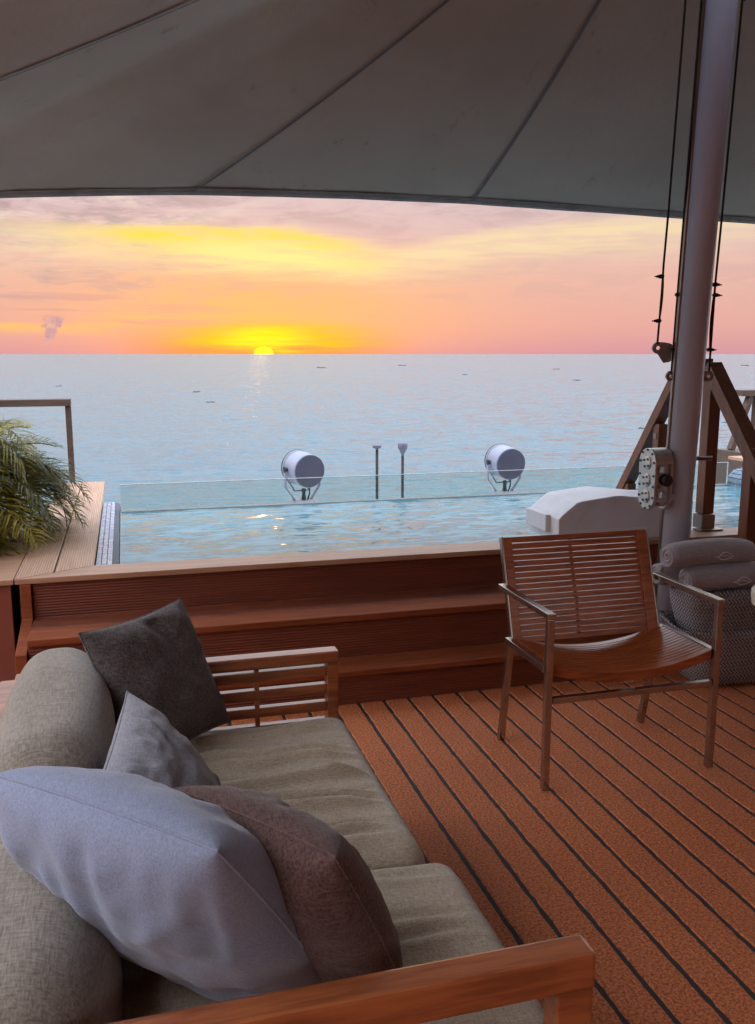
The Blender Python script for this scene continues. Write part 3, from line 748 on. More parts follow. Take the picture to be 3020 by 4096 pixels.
# lug plates that take the ropes
def lug(c, out_, size, big=False):
    """flat plate with an eye"""
    c = Vector(c); o = Vector(out_).normalized(); n = 20; th = .012; side = md.cross(o).normalized()
    bm = bmesh.new(); Rr = size
    ring_o, ring_i = [], []
    for k in range(n):
        t = 2 * math.pi * k / n; d = o * math.cos(t) + md * math.sin(t)
        ro = Rr
        pt = c + d * ro
        if d.dot(o) < -.1:                                      # flank running into the mast
            pt = c + o * (-Rr * (2.4 if big else 1.6)) * min(1, -d.dot(o) * 1.4) + md * (math.sin(t) * Rr - (Rr * 1.6 if big and math.sin(t) < 0 else 0))
        ring_o.append(pt); ring_i.append(c + d * Rr * .36)
    L = []
    for s_ in (-th / 2, th / 2):
        L.append(([bm.verts.new(q + side * s_) for q in ring_o], [bm.verts.new(q + side * s_) for q in ring_i]))
    for k in range(n):
        j = (k + 1) % n
        bm.faces.new((L[0][0][k], L[0][0][j], L[0][1][j], L[0][1][k]))
        bm.faces.new((L[1][0][k], L[1][1][k], L[1][1][j], L[1][0][j]))
        bm.faces.new((L[0][0][k], L[1][0][k], L[1][0][j], L[0][0][j]))
        bm.faces.new((L[0][1][k], L[0][1][j], L[1][1][j], L[1][1][k]))
    bmesh.ops.recalc_face_normals(bm, faces=bm.faces[:])
    return from_bm('lug', bm, 'lug', mast)
lug((2.311, 3.600, 1.527), (-.97, .25, 0), .026, True)
lug((2.372, 3.580, 1.402), (-.97, .2, 0), .024)
lug((2.540, 3.545, 1.402), (.97, -.2, 0), .024)
# ropes with clamps
def rope(pts, loops, clamps, label, drop=None):
    r_ = thing('halyard', pts[-1], label, 'rope', 'halyards along the mast')
    tube('line', pts, .0048, 'rope', r_, n=8)
    for a, b_, off in loops:
        a, b_ = Vector(a), Vector(b_); mid = (a + b_) / 2 + Vector(off)
        tube('tail', [a, a.lerp(mid, .5) + Vector(off) * .25, mid, mid.lerp(b_, .5) + Vector(off) * .25, b_], .0042, 'rope', r_, n=8)
    for c, sx in clamps:
        c = Vector(c); bm = bmesh.new(); bm_box(bm, c.x - .011, c.x + .011, c.y - .012, c.y + .012, c.z - .0085, c.z + .0085)
        bmesh.ops.bevel(bm, geom=bm.edges[:], offset=.004, segments=2, affect='EDGES')
        cl = from_bm('clamp', bm, 'rope', r_)
        lathe('pin', [(.006, 0), (.006, .012), (.0028, .014), (.0028, .024)], c + Vector((sx * .009, 0, 0)), (sx, -.1, -.05), 'rope', cl, n=8)
    return r_
APX = lambda p, q: Vector(p) + (Vector(p) - Vector(q)).normalized() * .62
r1 = [(2.219, 3.392, 2.884), (2.278, 3.523, 2.106), (2.288, 3.554, 1.882), (2.296, 3.569, 1.766), (2.3035, 3.594, 1.545)]
r2 = [(2.261, 3.347, 2.873), (2.326, 3.48, 2.083), (2.344, 3.52, 1.793), (2.366, 3.568, 1.416)]
r3 = [(2.44, 3.339, 2.845), (2.501, 3.463, 2.087), (2.517, 3.502, 1.805), (2.542, 3.542, 1.414)]
r1 = [APX(r1[0], r1[1])] + r1; r2 = [APX(r2[0], r2[1])] + r2; r3 = [APX(r3[0], r3[1])] + r3
rope(r1, [((2.288, 3.554, 1.845), (2.3, 3.585, 1.64), (.006, 0, 0))], [((2.284, 3.562, 1.834), -1), ((2.297, 3.585, 1.645), -1)], 'outer dark rope standing clear of the mast on its left')
rope(r2, [((2.345, 3.522, 1.77), (2.362, 3.56, 1.5), (.008, -.004, 0))], [((2.345, 3.520, 1.755), 1), ((2.361, 3.553, 1.519), 1)], 'dark rope running close along the left face of the mast')
rope(r3, [((2.517, 3.5, 1.79), (2.535, 3.536, 1.52), (-.008, 0, 0))], [((2.517, 3.503, 1.80), 1), ((2.523, 3.505, 1.755), 1), ((2.534, 3.536, 1.519), 1)], 'dark rope running along the right side of the mast')
# sheave blocks above
for (c, nm) in (((2.262, 3.352, 2.905), 'small black rope block left of the mast at the top edge'), ((2.437, 3.332, 2.905), 'small black rope block right of the mast at the top edge')):
    bk = thing('rope_block', c, nm, 'pulley', 'rope blocks on the mast'); c = Vector(c)
    for s_ in (-1, 1): lathe('cheek', [(.02, -.002), (.022, 0), (.02, .002)], c + Vector((s_ * .013, 0, 0)), (1, 0, 0), 'black', bk, n=20)
    lathe('sheave', [(.019, -.009), (.014, 0), (.019, .009)], c, (1, 0, 0), 'black', bk, n=20)
    beam('strap', c + Vector((0, 0, .01)), c + Vector((0, .0, .07)), .03, .012, 'black', bk, up=(0, 1, 0))

# ------------------------------------------------------------------ winch gearbox on the mast
wz = thing('mast_winch', (2.36, 3.62, .93), 'bolted aluminium winch gearbox fixed to the left side of the mast', 'winch')
def stadium(cy, cz, wd, ht, n=12):
    r_ = wd / 2; o = []
    for k in range(n + 1): t = math.pi * k / n; o.append((cy + r_ * math.cos(t), cz + ht / 2 - r_ + r_ * math.sin(t)))
    for k in range(n + 1): t = math.pi + math.pi * k / n; o.append((cy + r_ * math.cos(t), cz - ht / 2 + r_ + r_ * math.sin(t)))
    return o
PX, PYc, PZc = 2.288, 3.60, .935
prism('face_plate', stadium(PYc, PZc, .135, .285), 'X', PX, PX + .014, 'alu', wz, .003)
prism('rear_plate', stadium(PYc, PZc, .135, .285), 'X', PX + .082, PX + .094, 'alu', wz, .002)
prism('housing', stadium(PYc + .008, PZc, .115, .262), 'X', PX + .015, PX + .081, 'white_grp', wz, 0)
prism('crown', [(PYc + .0675 * math.cos(t), PZc + .075 + .0675 * math.sin(t)) for t in [math.pi * k / 14 for k in range(15)]], 'X', PX + .0145, PX + .0815, 'alu', wz, 0)
for dz in (.075, -.005, -.08):
    lathe('gear_cover', [(.03, 0), (.03, .004), (.024, .006)], (PX, PYc, PZc + dz), (-1, 0, 0), 'alu', wz, n=24)
    for k in range(4):
        t = k * math.pi / 2 + .6; lathe('bolt', [(.0055, 0), (.0055, .005)], (PX - .004, PYc + .021 * math.cos(t), PZc + dz + .021 * math.sin(t)), (-1, 0, 0), 'black', wz, n=8)
for (dy, dz) in [(.055 * math.cos(t), .08 + .055 * math.sin(t)) for t in (0, .8, 1.57, 2.35, 3.14)] + [(.055 * math.cos(t), -.08 - .055 * math.sin(t)) for t in (0, .8, 1.57, 2.35, 3.14)] + [(.056, .02), (-.056, .02), (.056, -.03), (-.056, -.03)]:
    lathe('bolt', [(.0055, 0), (.0055, .004)], (PX, PYc + dy, PZc + dz), (-1, 0, 0), 'black', wz, n=8)
for dz in (.03, -.085):
    beam('bracket_arm', (PX + .03, PYc - .066, PZc + dz + .02), (2.45, PYc - .0, PZc + dz - .01), .02, .03, 'mast_paint', wz)
for dz, dx in ((.05, .035), (.0, .06), (-.03, .03), (-.06, .055), (-.11, .03)):
    lathe('bolt', [(.009, 0), (.009, .008), (.005, .009), (.005, .012)], (PX + dx, PYc - .05, PZc + dz), (0, -1, 0), 'steel', wz, n=10)
lathe('motor', [(.028, 0), (.028, .03), (.022, .036)], (PX + .06, PYc - .047, PZc + .0), (0, -1, 0), 'black', wz, n=16)
tube('crank_bar', [(2.47, 3.62, 1.012), (2.6, 3.68, 1.012), (2.676, 3.664, 1.012)], .0105, 'steel', wz, n=12)

# ------------------------------------------------------------------ searchlights
def searchlight(c, yaw, label):
    c = Vector(c); r_ = thing('searchlight', c, label, 'searchlight', 'searchlights beyond the pool')
    ax = Vector((math.sin(yaw), math.cos(yaw), .06)).normalized()          # drum axis, from rear cap towards the lens
    dc = c + Vector((0, 0, .275)); side = ax.cross(Vector((0, 0, 1))).normalized()
    prof = [(.128, -.118), (.139, -.112), (.139, .085), (.145, .088), (.145, .108), (.132, .112)]
    lathe('drum', prof, dc, ax, 'light_drum', r_, n=48)
    lathe('rear_cap', [(.133, -.122), (.133, -.1185)], dc, ax, 'drum_cap_shaded', r_, n=48)
    lathe('lens_ring', [(.147, .109), (.147, .121), (.138, .125)], dc, ax, 'black', r_, n=40)
    for s_ in (-1, 1):
        piv = dc + side * (s_ * .15) + ax * .02
        lathe('trunnion', [(.017, 0), (.017, .02), (.026, .021), (.026, .028)], dc + side * (s_ * .136) + ax * .02, side * s_, 'black', r_, n=14)
        top = dc + side * (s_ * .158) + ax * .02; kn = Vector((top.x, top.y, c.z + .12)); ft = c + side * (s_ * .075) + ax * .02 + Vector((0, 0, .012))
        beam('yoke_arm', top + Vector((0, 0, .02)), kn, .03, .012, 'light_drum', r_, up=side)
        beam('yoke_arm', kn + Vector((0, 0, .004)), ft, .03, .012, 'light_drum', r_, up=side)
        q0 = top + Vector((0, 0, -.07)) - side * (s_ * .012); q1 = c + side * (s_ * .06) + ax * .05 + Vector((0, 0, .085))
        beam('brace', q0, q1, .008, .014, 'light_drum', r_, up=side)
    beam('brace', c + side * -.06 + ax * .05 + Vector((0, 0, .085)), c + side * .06 + ax * .05 + Vector((0, 0, .085)), .012, .012, 'light_drum', r_)
    lathe('base_plate', [(.11, .0), (.11, .016), (.1, .02)], c + Vector((0, 0, -.006)), (0, 0, 1), 'light_drum', r_, n=24)
    lathe('pedestal', [(.07, -.19), (.06, -.007)], c, (0, 0, 1), 'light_drum', r_, n=20)
    lathe('valve', [(.022, 0), (.017, .03), (.014, .055), (.02, .07), (.018, .09), (.01, .094)], c + Vector((0, 0, .018)), (0, 0, 1), 'black', r_, n=12)
    tube('cable', [c + side * .035 + Vector((0, 0, .012)), c + side * .04 - ax * .03 + Vector((0, 0, .07)), dc + side * .03 - ax * .05 + Vector((0, 0, -.135))], .0065, 'black', r_, n=8)
    return r_
searchlight((1.402, 7.3, .285), -.27, 'grey drum searchlight on a yoke, the left one beyond the glass')
searchlight((3.215, 7.3, .285), -.03, 'grey drum searchlight on a yoke, the right one beyond the glass')
# antennas
a1 = thing('antenna', (2.037, 7.3, .1), 'short pole antenna with a flat disc head beyond the glass', 'antenna', 'pole antennas')
tube('pole', [(2.037, 7.3, .1), (2.037, 7.3, .7)], .0125, 'rope', a1, n=12)
lathe('head', [(.012, 0), (.014, .012), (.034, .016), (.037, .022), (.036, .04), (.03, .044)], (2.037, 7.3, .7), (0, 0, 1), 'antenna_white', a1, n=20)
a2 = thing('antenna', (2.265, 7.3, .1), 'short pole antenna with a tapered bulb head beyond the glass', 'antenna', 'pole antennas')
tube('pole', [(2.265, 7.3, .1), (2.265, 7.3, .655)], .0125, 'rope', a2, n=12)
lathe('head', [(.012, 0), (.016, .02), (.03, .045), (.04, .065), (.042, .075), (.042, .098), (.036, .108), (.02, .112)], (2.265, 7.3, .645), (0, 0, 1), 'antenna_white', a2, n=24)

# ------------------------------------------------------------------ planter and palm
pl = thing('planter', (-1.1, 4.6, 0), 'reddish timber planter box at the left edge of the frame', 'planter')
box('front_panel', -1.8, -.515, 4.075, 4.1, 0, .513, 'planter', pl, .003)
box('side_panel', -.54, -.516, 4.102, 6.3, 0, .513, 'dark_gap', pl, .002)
box('rim_board', -.628, -.5005, 4.056, 4.9, .514, .539, 'coping', pl, .004)
box('rim_board', -1.8, -.63, 4.056, 4.17, .514, .538, 'coping', pl, .004)
box('rim_board', -1.8, -.5005, 4.905, 5.0, .514, .54, 'tread', pl, .004)
box('soil', -1.8, -.545, 4.11, 6.3, .3, .44, 'soil', pl, 0)
palm = thing('palm_plant', (-.92, 5.1, .44), 'bushy green feather palm spilling over the left coping', 'palm')
tube('trunk', [(-.92, 5.1, .42), (-.92, 5.1, .65), (-.89, 5.1, .9)], [.06, .055, .045], 'palm_trunk', palm, n=12)
def frond(base, azm, elev, L, droop, parent, leaf_l=.17, roll=0):
    base = Vector(base); n = 17; h = Vector((math.cos(azm), math.sin(azm), 0)); spine = []; ang = elev; p = base.copy()
    for i in range(n + 1):
        spine.append(p.copy()); p += (h * math.cos(ang) + Vector((0, 0, math.sin(ang)))) * (L / n); ang -= droop / n * (1 + .8 * i / n)
    V, F = tube_geo(spine, [.006 * (1 - .8 * i / n) + .0012 for i in range(n + 1)], 5)
    lat0 = h.cross(Vector((0, 0, 1)))
    nl = 30
    for k in range(nl):
        t = .14 + .86 * k / (nl - 1); fi = t * n; i = min(n - 1, int(fi)); q = spine[i].lerp(spine[i + 1], fi - i)
        d = (spine[i + 1] - spine[i]).normalized(); up = lat0.cross(d).normalized()
        for s_ in (-1, 1):
            ll = leaf_l * (.55 + .9 * math.sin(math.pi * min(1, t * .8 + .16)) ** 1.0) * random.uniform(.8, 1.1) * (1 - .45 * max(0, t - .75) / .25)
            fw = .55 + .55 * t + random.uniform(-.12, .12)
            dd_ = (lat0 * s_ * math.cos(fw * .8) + d * math.sin(fw * .8) * 1.1 + up * random.uniform(.02, .4)).normalized()
            wv = dd_.cross(up).normalized() * .0052
            tip = q + dd_ * ll + Vector((0, 0, -.22 * ll * random.uniform(.3, 1.3))); mid = q + dd_ * ll * .5 + up * .006
            b0 = len(V); V += [q - wv * .5, q + wv * .5, mid + wv, mid - wv, mid + up * -.002, tip]
            F += [(b0, b0 + 1, b0 + 2, b0 + 3), (b0 + 3, b0 + 2, b0 + 5)]
    return link('frond', mesh_data('frond', V, F, 'palm_leaf'), parent)
rs = random.Random(11)
for i in range(84):
    azm = rs.uniform(-1.9, 1.3) if i % 3 else rs.uniform(-math.pi, math.pi)
    el_ = rs.uniform(.1, 1.3); L = rs.uniform(.5, .78)
    if el_ > .8: L *= .85
    bz = .93 - rs.uniform(0, .3)
    frond((-.88 + .04 * math.cos(azm), 5.1 + .05 * math.sin(azm), bz), azm, el_, L, rs.uniform(.9, 1.9), palm)
palm2 = thing('palm_plant', (-1.15, 4.5, .44), 'lower feather palm at the left edge nearer the camera', 'palm')
tube('trunk', [(-1.15, 4.5, .42), (-1.14, 4.5, .56)], [.045, .035], 'palm_trunk', palm2, n=10)
for i in range(22):
    azm = rs.uniform(-1.2, 1.6); el_ = rs.uniform(-.1, 1.0)
    frond((-1.14, 4.5, .56), azm, el_, rs.uniform(.4, .58), rs.uniform(.8, 1.8), palm2, .15)

# ------------------------------------------------------------------ sofa
SX0, XA_F, XA_N = -.335, .597, .653      # back frame, front ends of the far and near arm
so = thing('sofa', (.15, 1.85, 0), 'low teak framed sofa with beige seat cushions in the foreground', 'sofa')
# far arm
FY = 2.60
fa = box('arm', SX0, XA_F, FY - .028, FY + .028, .566, .603, 'sofa_teak', so, .006)
box('post', XA_F - .036, XA_F - .002, FY - .024, FY + .024, 0, .565, 'sofa_teak', so, .003)
box('post', SX0 + .002, SX0 + .04, FY - .024, FY + .024, 0, .565, 'sofa_teak', so, .003)
for z_ in (.523, .466, .409, .352): box('slat', SX0 + .0405, XA_F - .0365, FY - .014, FY + .014, z_, z_ + .03, 'sofa_teak', fa, .003)
box('spacer', .338, .352, FY - .01, FY + .01, .3, .5655, 'sofa_teak', fa, .001)
# near arm
NY = 1.12
na = box('arm', SX0, XA_N, NY - .026, NY + .026, .542, .602, 'sofa_teak', so, .006)
box('post', XA_N - .062, XA_N - .002, NY - .024, NY + .024, 0, .5415, 'sofa_teak', so, .004)
box('post', SX0 + .002, SX0 + .05, NY - .024, NY + .024, 0, .5415, 'sofa_teak', so, .004)
for z_ in (.36, .30, .24): box('slat', SX0 + .0505, XA_N - .0625, NY - .014, NY + .014, z_, z_ + .03, 'sofa_teak', na, .003)
# back frame and base
box('back_rail', SX0 - .035, SX0 + .025, NY + .027, FY - .0285, .56, .606, 'sofa_teak', so, .006)
for z_ in (.5, .44, .38): box('back_slat', SX0 - .014, SX0 + .01, NY + .027, FY - .027, z_, z_ + .03, 'sofa_teak', so, .003)
box('seat_rail', .54, .585, NY + .0245, FY - .0245, .2, .275, 'sofa_teak', so, .004)
box('seat_base', -.3, .539, NY + .025, FY - .025, .225, .26, 'sofa_teak', so, .002)
# seat cushions with pulled folds
def fold(y, x, cs):
    h = 0
    for (y0, amp, wd, x0, x1, bend) in cs:
        yy = y - y0 - bend * (x - .1) + .03 * noise.noise(Vector((x * 5, y0 * 9, 0)))
        if abs(yy) > wd * 4: continue
        f = max(0, min(1, (x - x0) / .18)) * max(0, min(1, (x1 - .045 - x) / .1))
        h += 3.2 * amp * (math.exp(-(yy / wd) ** 2) - .9 * math.exp(-((yy - wd * 1.35) / (wd * .7)) ** 2)) * f
    return h
def seat(y0, y1, xf, folds, seed, parent):
    cx, sx = (-.1 + xf) / 2, xf + .1; cy = (y0 + y1) / 2
    def disp(q, nr, fx, fy):
        x, y = q.x + cx, q.y + cy
        d = Vector((0, 0, 0))
        up_ = max(0, min(1, (nr.z - .25) / .6))
        if q.z > -.02:
            crown = .022 * (max(0, fy) ** .6) * (max(0, fx) ** .35)
            h = fold(y, x, folds) + .006 * noise.noise(Vector((x * 4, y * 6, seed))) + .0022 * noise.noise(Vector((x * 5, y * 34, seed)))
            d += Vector((0, 0, crown)) + nr * h * up_
        d += nr * .004 * noise.noise(Vector((x * 9, y * 9, q.z * 9 + seed)))
        return d
    bm = cushion_geo((cx, cy, .33), (sx, y1 - y0, .145), .055, 120, disp)
    o = from_bm('seat_cushion', bm, 'sofa_fabric', parent, True)
    return o
fl = [(2.43, .005, .02, -.1, .62, .05), (2.33, .006, .016, 0, .62, -.06), (2.24, .008, .015, .05, .62, .03), (2.17, .006, .013, .12, .62, -.05), (2.10, .009, .016, 0, .62, .06),
      (2.03, .0075, .013, .1, .62, -.02), (1.96, .009, .017, -.1, .62, .05), (1.885, .006, .015, .1, .62, -.08), (1.82, .004, .02, .2, .62, 0)]
seat(1.742, 2.565, .612, fl, 1.0, so)
fl2 = [(1.62, .0022, .02, .1, .66, .05), (1.50, .003, .022, .2, .66, -.05), (1.40, .0022, .018, .2, .66, .04), (1.3, .0025, .02, 0, .66, 0)]
seat(1.150, 1.738, .655, fl2, 5.0, so)
# back cushions
def back(y0, y1, seed, parent, top):
    def disp(q, nr, fx, fy):
        d = nr * (.009 * noise.noise(Vector((q.x * 5, q.y * 5, q.z * 5 + seed))) + .003 * math.sin(q.z * 70 + q.y * 6) * noise.noise(Vector((q.y * 3, q.z * 3, seed))))
        d += Vector((-.1 * (q.z + .15), 0, 0))
        d += Vector((.035 * max(0, fy) * (1 if nr.x > 0 else -.3), 0, .012 * max(0, fy)))
        return d
    bm = cushion_geo((-.178, (y0 + y1) / 2, top - .18), (.205, y1 - y0, .36), .1, 44, disp)
    return from_bm('back_cushion', bm, 'back_fabric', parent, True)
back(1.80, 2.545, 2.0, so, .715)
back(1.155, 1.79, 6.0, so, .64)

# ------------------------------------------------------------------ throw pillows
pillow('throw_pillow', [(-.142, 2.342, .793), (.132, 2.633, .788), (.254, 2.512, .440), (-.02, 2.22, .440)], .13, 'pillow_dark',
       'dark charcoal woven square pillow leaning in the far corner of the sofa', seed=1.3, wr=.014, group='throw pillows on the sofa',
       creases=((.15, .75, .45, -.1, .02, .12),))
pillow('throw_pillow', [(-.09, 1.70, .66), (-.025, 2.0, .752), (.178, 1.93, .47), (.12, 1.66, .45)], .17, 'pillow_grey',
       'light grey creased pillow with a pointed corner between the charcoal and blue ones', seed=4.1, wr=.018, pinch=.04, group='throw pillows on the sofa')
pillow('throw_pillow', [(.048, 1.505, .752), (.272, 1.205, .757), (.414, 1.31, .43), (.191, 1.61, .43)], .19, 'pillow_brown',
       'dark brown pillow wedged behind the big pale blue one', seed=7.7, wr=.013, power=.47, pinch=-.05, gath=(1.3, .3, .6, .3), group='throw pillows on the sofa')
pillow('throw_pillow', [(-.24, 1.513, .812), (.095, 1.169, .817), (.295, 1.345, .43), (-.051, 1.697, .43)], .235, 'pillow_blue',
       'large pale blue grey pillow nearest the camera on the sofa', seed=2.6, wr=.018, power=.47, pinch=-.07, gath=(1.5, .3, .5, .3), group='throw pillows on the sofa',
       creases=((0.05, 1, -.05, .2, .016, .1), (-.35, .95, -.3, .3, .01, .08), (.45, .95, .3, .4, .008, .08)))

# ------------------------------------------------------------------ armchair
ch = thing('armchair', (1.68, 2.88, 0), 'teak slatted armchair with square steel frame on the deck', 'chair')
CX0, CX1, FYc, BYc = 1.35, 2.012, 2.66, 3.02
B = .024
for (x, y) in ((CX0, FYc), (CX1, FYc)): box('leg', x - B / 2, x + B / 2, y - B / 2, y + B / 2, 0, .618, 'steel_chair', ch, .002)
for (x, xf) in ((CX0 + .012, CX0 + .02), (CX1 - .012, CX1 - .02)):
    beam('leg', (xf, 3.088, 0), (x, 3.0, .44), B, B, 'steel_chair', ch, up=(0, 1, 0), bev=.002)
for x in (CX0, CX1):
    box('arm', x - .015, x + .015, FYc - .016, 3.07, .6185, .640, 'steel_chair', ch, .003)
    box('side_rail', x - .012, x + .012, FYc + .0145, 3.0, .425, .449, 'steel_chair', ch, .002)
box('stretcher', CX0 + .0145, CX1 - .0145, FYc - .011, FYc + .011, .315, .337, 'steel_chair', ch, .002)
# seat: thin slats sagging between the side rails
xa, xb = CX0 + .016, CX1 - .016; xc = (xa + xb) / 2; hw = (xb - xa) / 2; n = 24
def sag_z(x): return .45 - .052 * (1 - ((x - xc) / hw) ** 2) ** 1.0
def curved(name, y0, y1, th, mt, parent, x0=xa, x1=xb, lift=0):
    V = []; F = []
    for i in range(n + 1):
        x = x0 + (x1 - x0) * i / n; z = sag_z(x) + lift
        V += [(x, y0, z), (x, y1, z), (x, y1, z - th), (x, y0, z - th)]
    for i in range(n):
        o_ = i * 4
        for k in range(4): F.append((o_ + k, o_ + 4 + k, o_ + 4 + (k + 1) % 4, o_ + (k + 1) % 4))
    F += [(0, 1, 2, 3), (n * 4 + 3, n * 4 + 2, n * 4 + 1, n * 4)]
    bm = bmesh.new(); me_ = mesh_data('t', V, F); bm.from_mesh(me_); bmesh.ops.recalc_face_normals(bm, faces=bm.faces[:])
    return from_bm(name, bm, mt, parent)
st_ = curved('seat', FYc + .004, FYc + .032, .034, 'chair_teak', ch)                 # front apron of the seat
curved('seat_edge', 2.972, 2.99, .026, 'chair_teak', ch)
y = FYc + .036
while y < 2.965:
    curved('slat', y, y + .0155, .016, 'chair_teak', st_, xa + .004, xb - .004); y += .0205
for x in (xa, xb - .04):
    curved('seat_side', FYc + .033, 2.9715, .012, 'chair_teak', ch, x, x + .04, -.0165)
box('cross_bar', xc - .03, xc + .03, FYc + .035, 2.96, .345, .36, 'steel_chair', ch, .002)
# back: slatted panel leaning back
bb = Vector((0, 2.985, .425)); bt = Vector((0, 3.11, .808)); bd = (bt - bb); BL = bd.length; bd.normalize(); bn_ = Vector((1, 0, 0)).cross(bd)   # normal
BX0, BX1 = CX0 + .014, CX1 - .034
M = Matrix((Vector((1, 0, 0)), bn_, bd)).transposed().to_4x4(); M.translation = Vector((BX0, bb.y, bb.z))
M = Matrix(((1, 0, 0, BX0), (0, -bn_.y * -1, bd.y, bb.y), (0, bn_.z, bd.z, bb.z), (0, 0, 0, 1)))
BW = BX1 - BX0
def bpart(name, x0, x1, z0, z1, t0, t1, mt, parent, bev=.002, louv=0):
    bm = bmesh.new(); bm_box(bm, x0, x1, t0, t1, z0, z1)
    if bev: bmesh.ops.bevel(bm, geom=bm.edges[:], offset=bev, segments=2, profile=.6, affect='EDGES')
    for v in bm.verts: v.co.z -= louv * v.co.y
    bm.transform(M); bmesh.ops.recalc_face_normals(bm, faces=bm.faces[:])
    return from_bm(name, bm, mt, parent)
bk_ = bpart('backrest', 0, .034, 0, BL, -.011, .011, 'chair_teak', ch)
bpart('stile', BW - .042, BW, 0, BL, -.011, .011, 'chair_teak', bk_)
bpart('stile', BW * .47 - .006, BW * .47 + .006, .012, BL - .02, -.0165, -.0105, 'chair_teak', bk_, .001)
bpart('top_rail', .0345, BW - .0425, BL - .02, BL, -.011, .011, 'chair_teak', bk_)
z = .004; pit = (BL - .026) / 17
for k in range(17):
    bpart('slat', .0345, BW - .0425, z, z + pit - .0038, -.0095, .006, 'chair_teak', bk_, .0012, .36); z += pit
bpart('back_frame', -.008, -.0005, -.01, BL + .002, -.012, .012, 'steel_chair', ch, .001)
bpart('back_frame', BW + .0005, BW + .008, -.01, BL + .002, -.012, .012, 'steel_chair', ch, .001)

# ------------------------------------------------------------------ towel basket
def soft_rect(cx, cy, hx, hy, z, n=56, p_=4.0, zf=None):
    o = []
    for k in range(n):
        t = 2 * math.pi * k / n; c, s_ = math.cos(t), math.sin(t)
        x = cx + hx * math.copysign(abs(c) ** (2 / p_), c); y_ = cy + hy * math.copysign(abs(s_) ** (2 / p_), s_)
        o.append(Vector((x, y_, z if zf is None else zf(x, y_, z))))
    return o
def loft(name, rings, mt, parent, close_bottom=True):
    n = len(rings[0]); V = [q for r_ in rings for q in r_]; F = []
    for i in range(len(rings) - 1):
        for k in range(n): F.append((i * n + k, i * n + (k + 1) % n, (i + 1) * n + (k + 1) % n, (i + 1) * n + k))
    if close_bottom: F.append(tuple(range(n))[::-1])
    return link(name, mesh_data(name, V, F, mt, True), parent)
def rimz(x, y_, z): return z + .06 * max(0, min(1, (2.62 - x) / .3)) * max(0, min(1, (y_ - 3.25) / .25))
b1 = thing('woven_basket', (2.66, 3.45, 0), 'large grey braided basket standing on the deck beside the mast', 'basket', 'braided towel baskets')
def bas(cx, cy, prof, zf=None): return [soft_rect(cx + dx, cy, hx, hy, z, zf=(zf if zf and z > .2 else None)) for (hx, hy, z, dx) in prof]
loft('body', bas(2.665, 3.452, [(.18, .105, .004, .01), (.205, .125, .012, .005), (.222, .138, .08, 0), (.238, .142, .16, -.01), (.27, .146, .235, -.04), (.285, .148, .262, -.055), (.275, .14, .264, -.055), (.24, .13, .2, -.03), (.2, .12, .02, 0)], rimz), 'braid', b1)
b2 = thing('woven_basket', (2.66, 3.46, .03), 'upper grey braided basket nested in the larger one and filled with towels', 'basket', 'braided towel baskets')
loft('body', bas(2.655, 3.46, [(.185, .108, .03, 0), (.19, .112, .12, 0), (.215, .12, .27, -.01), (.238, .128, .38, -.02), (.24, .128, .452, -.025), (.228, .118, .45, -.025), (.2, .1, .3, 0), (.18, .1, .05, 0)]), 'braid', b2)
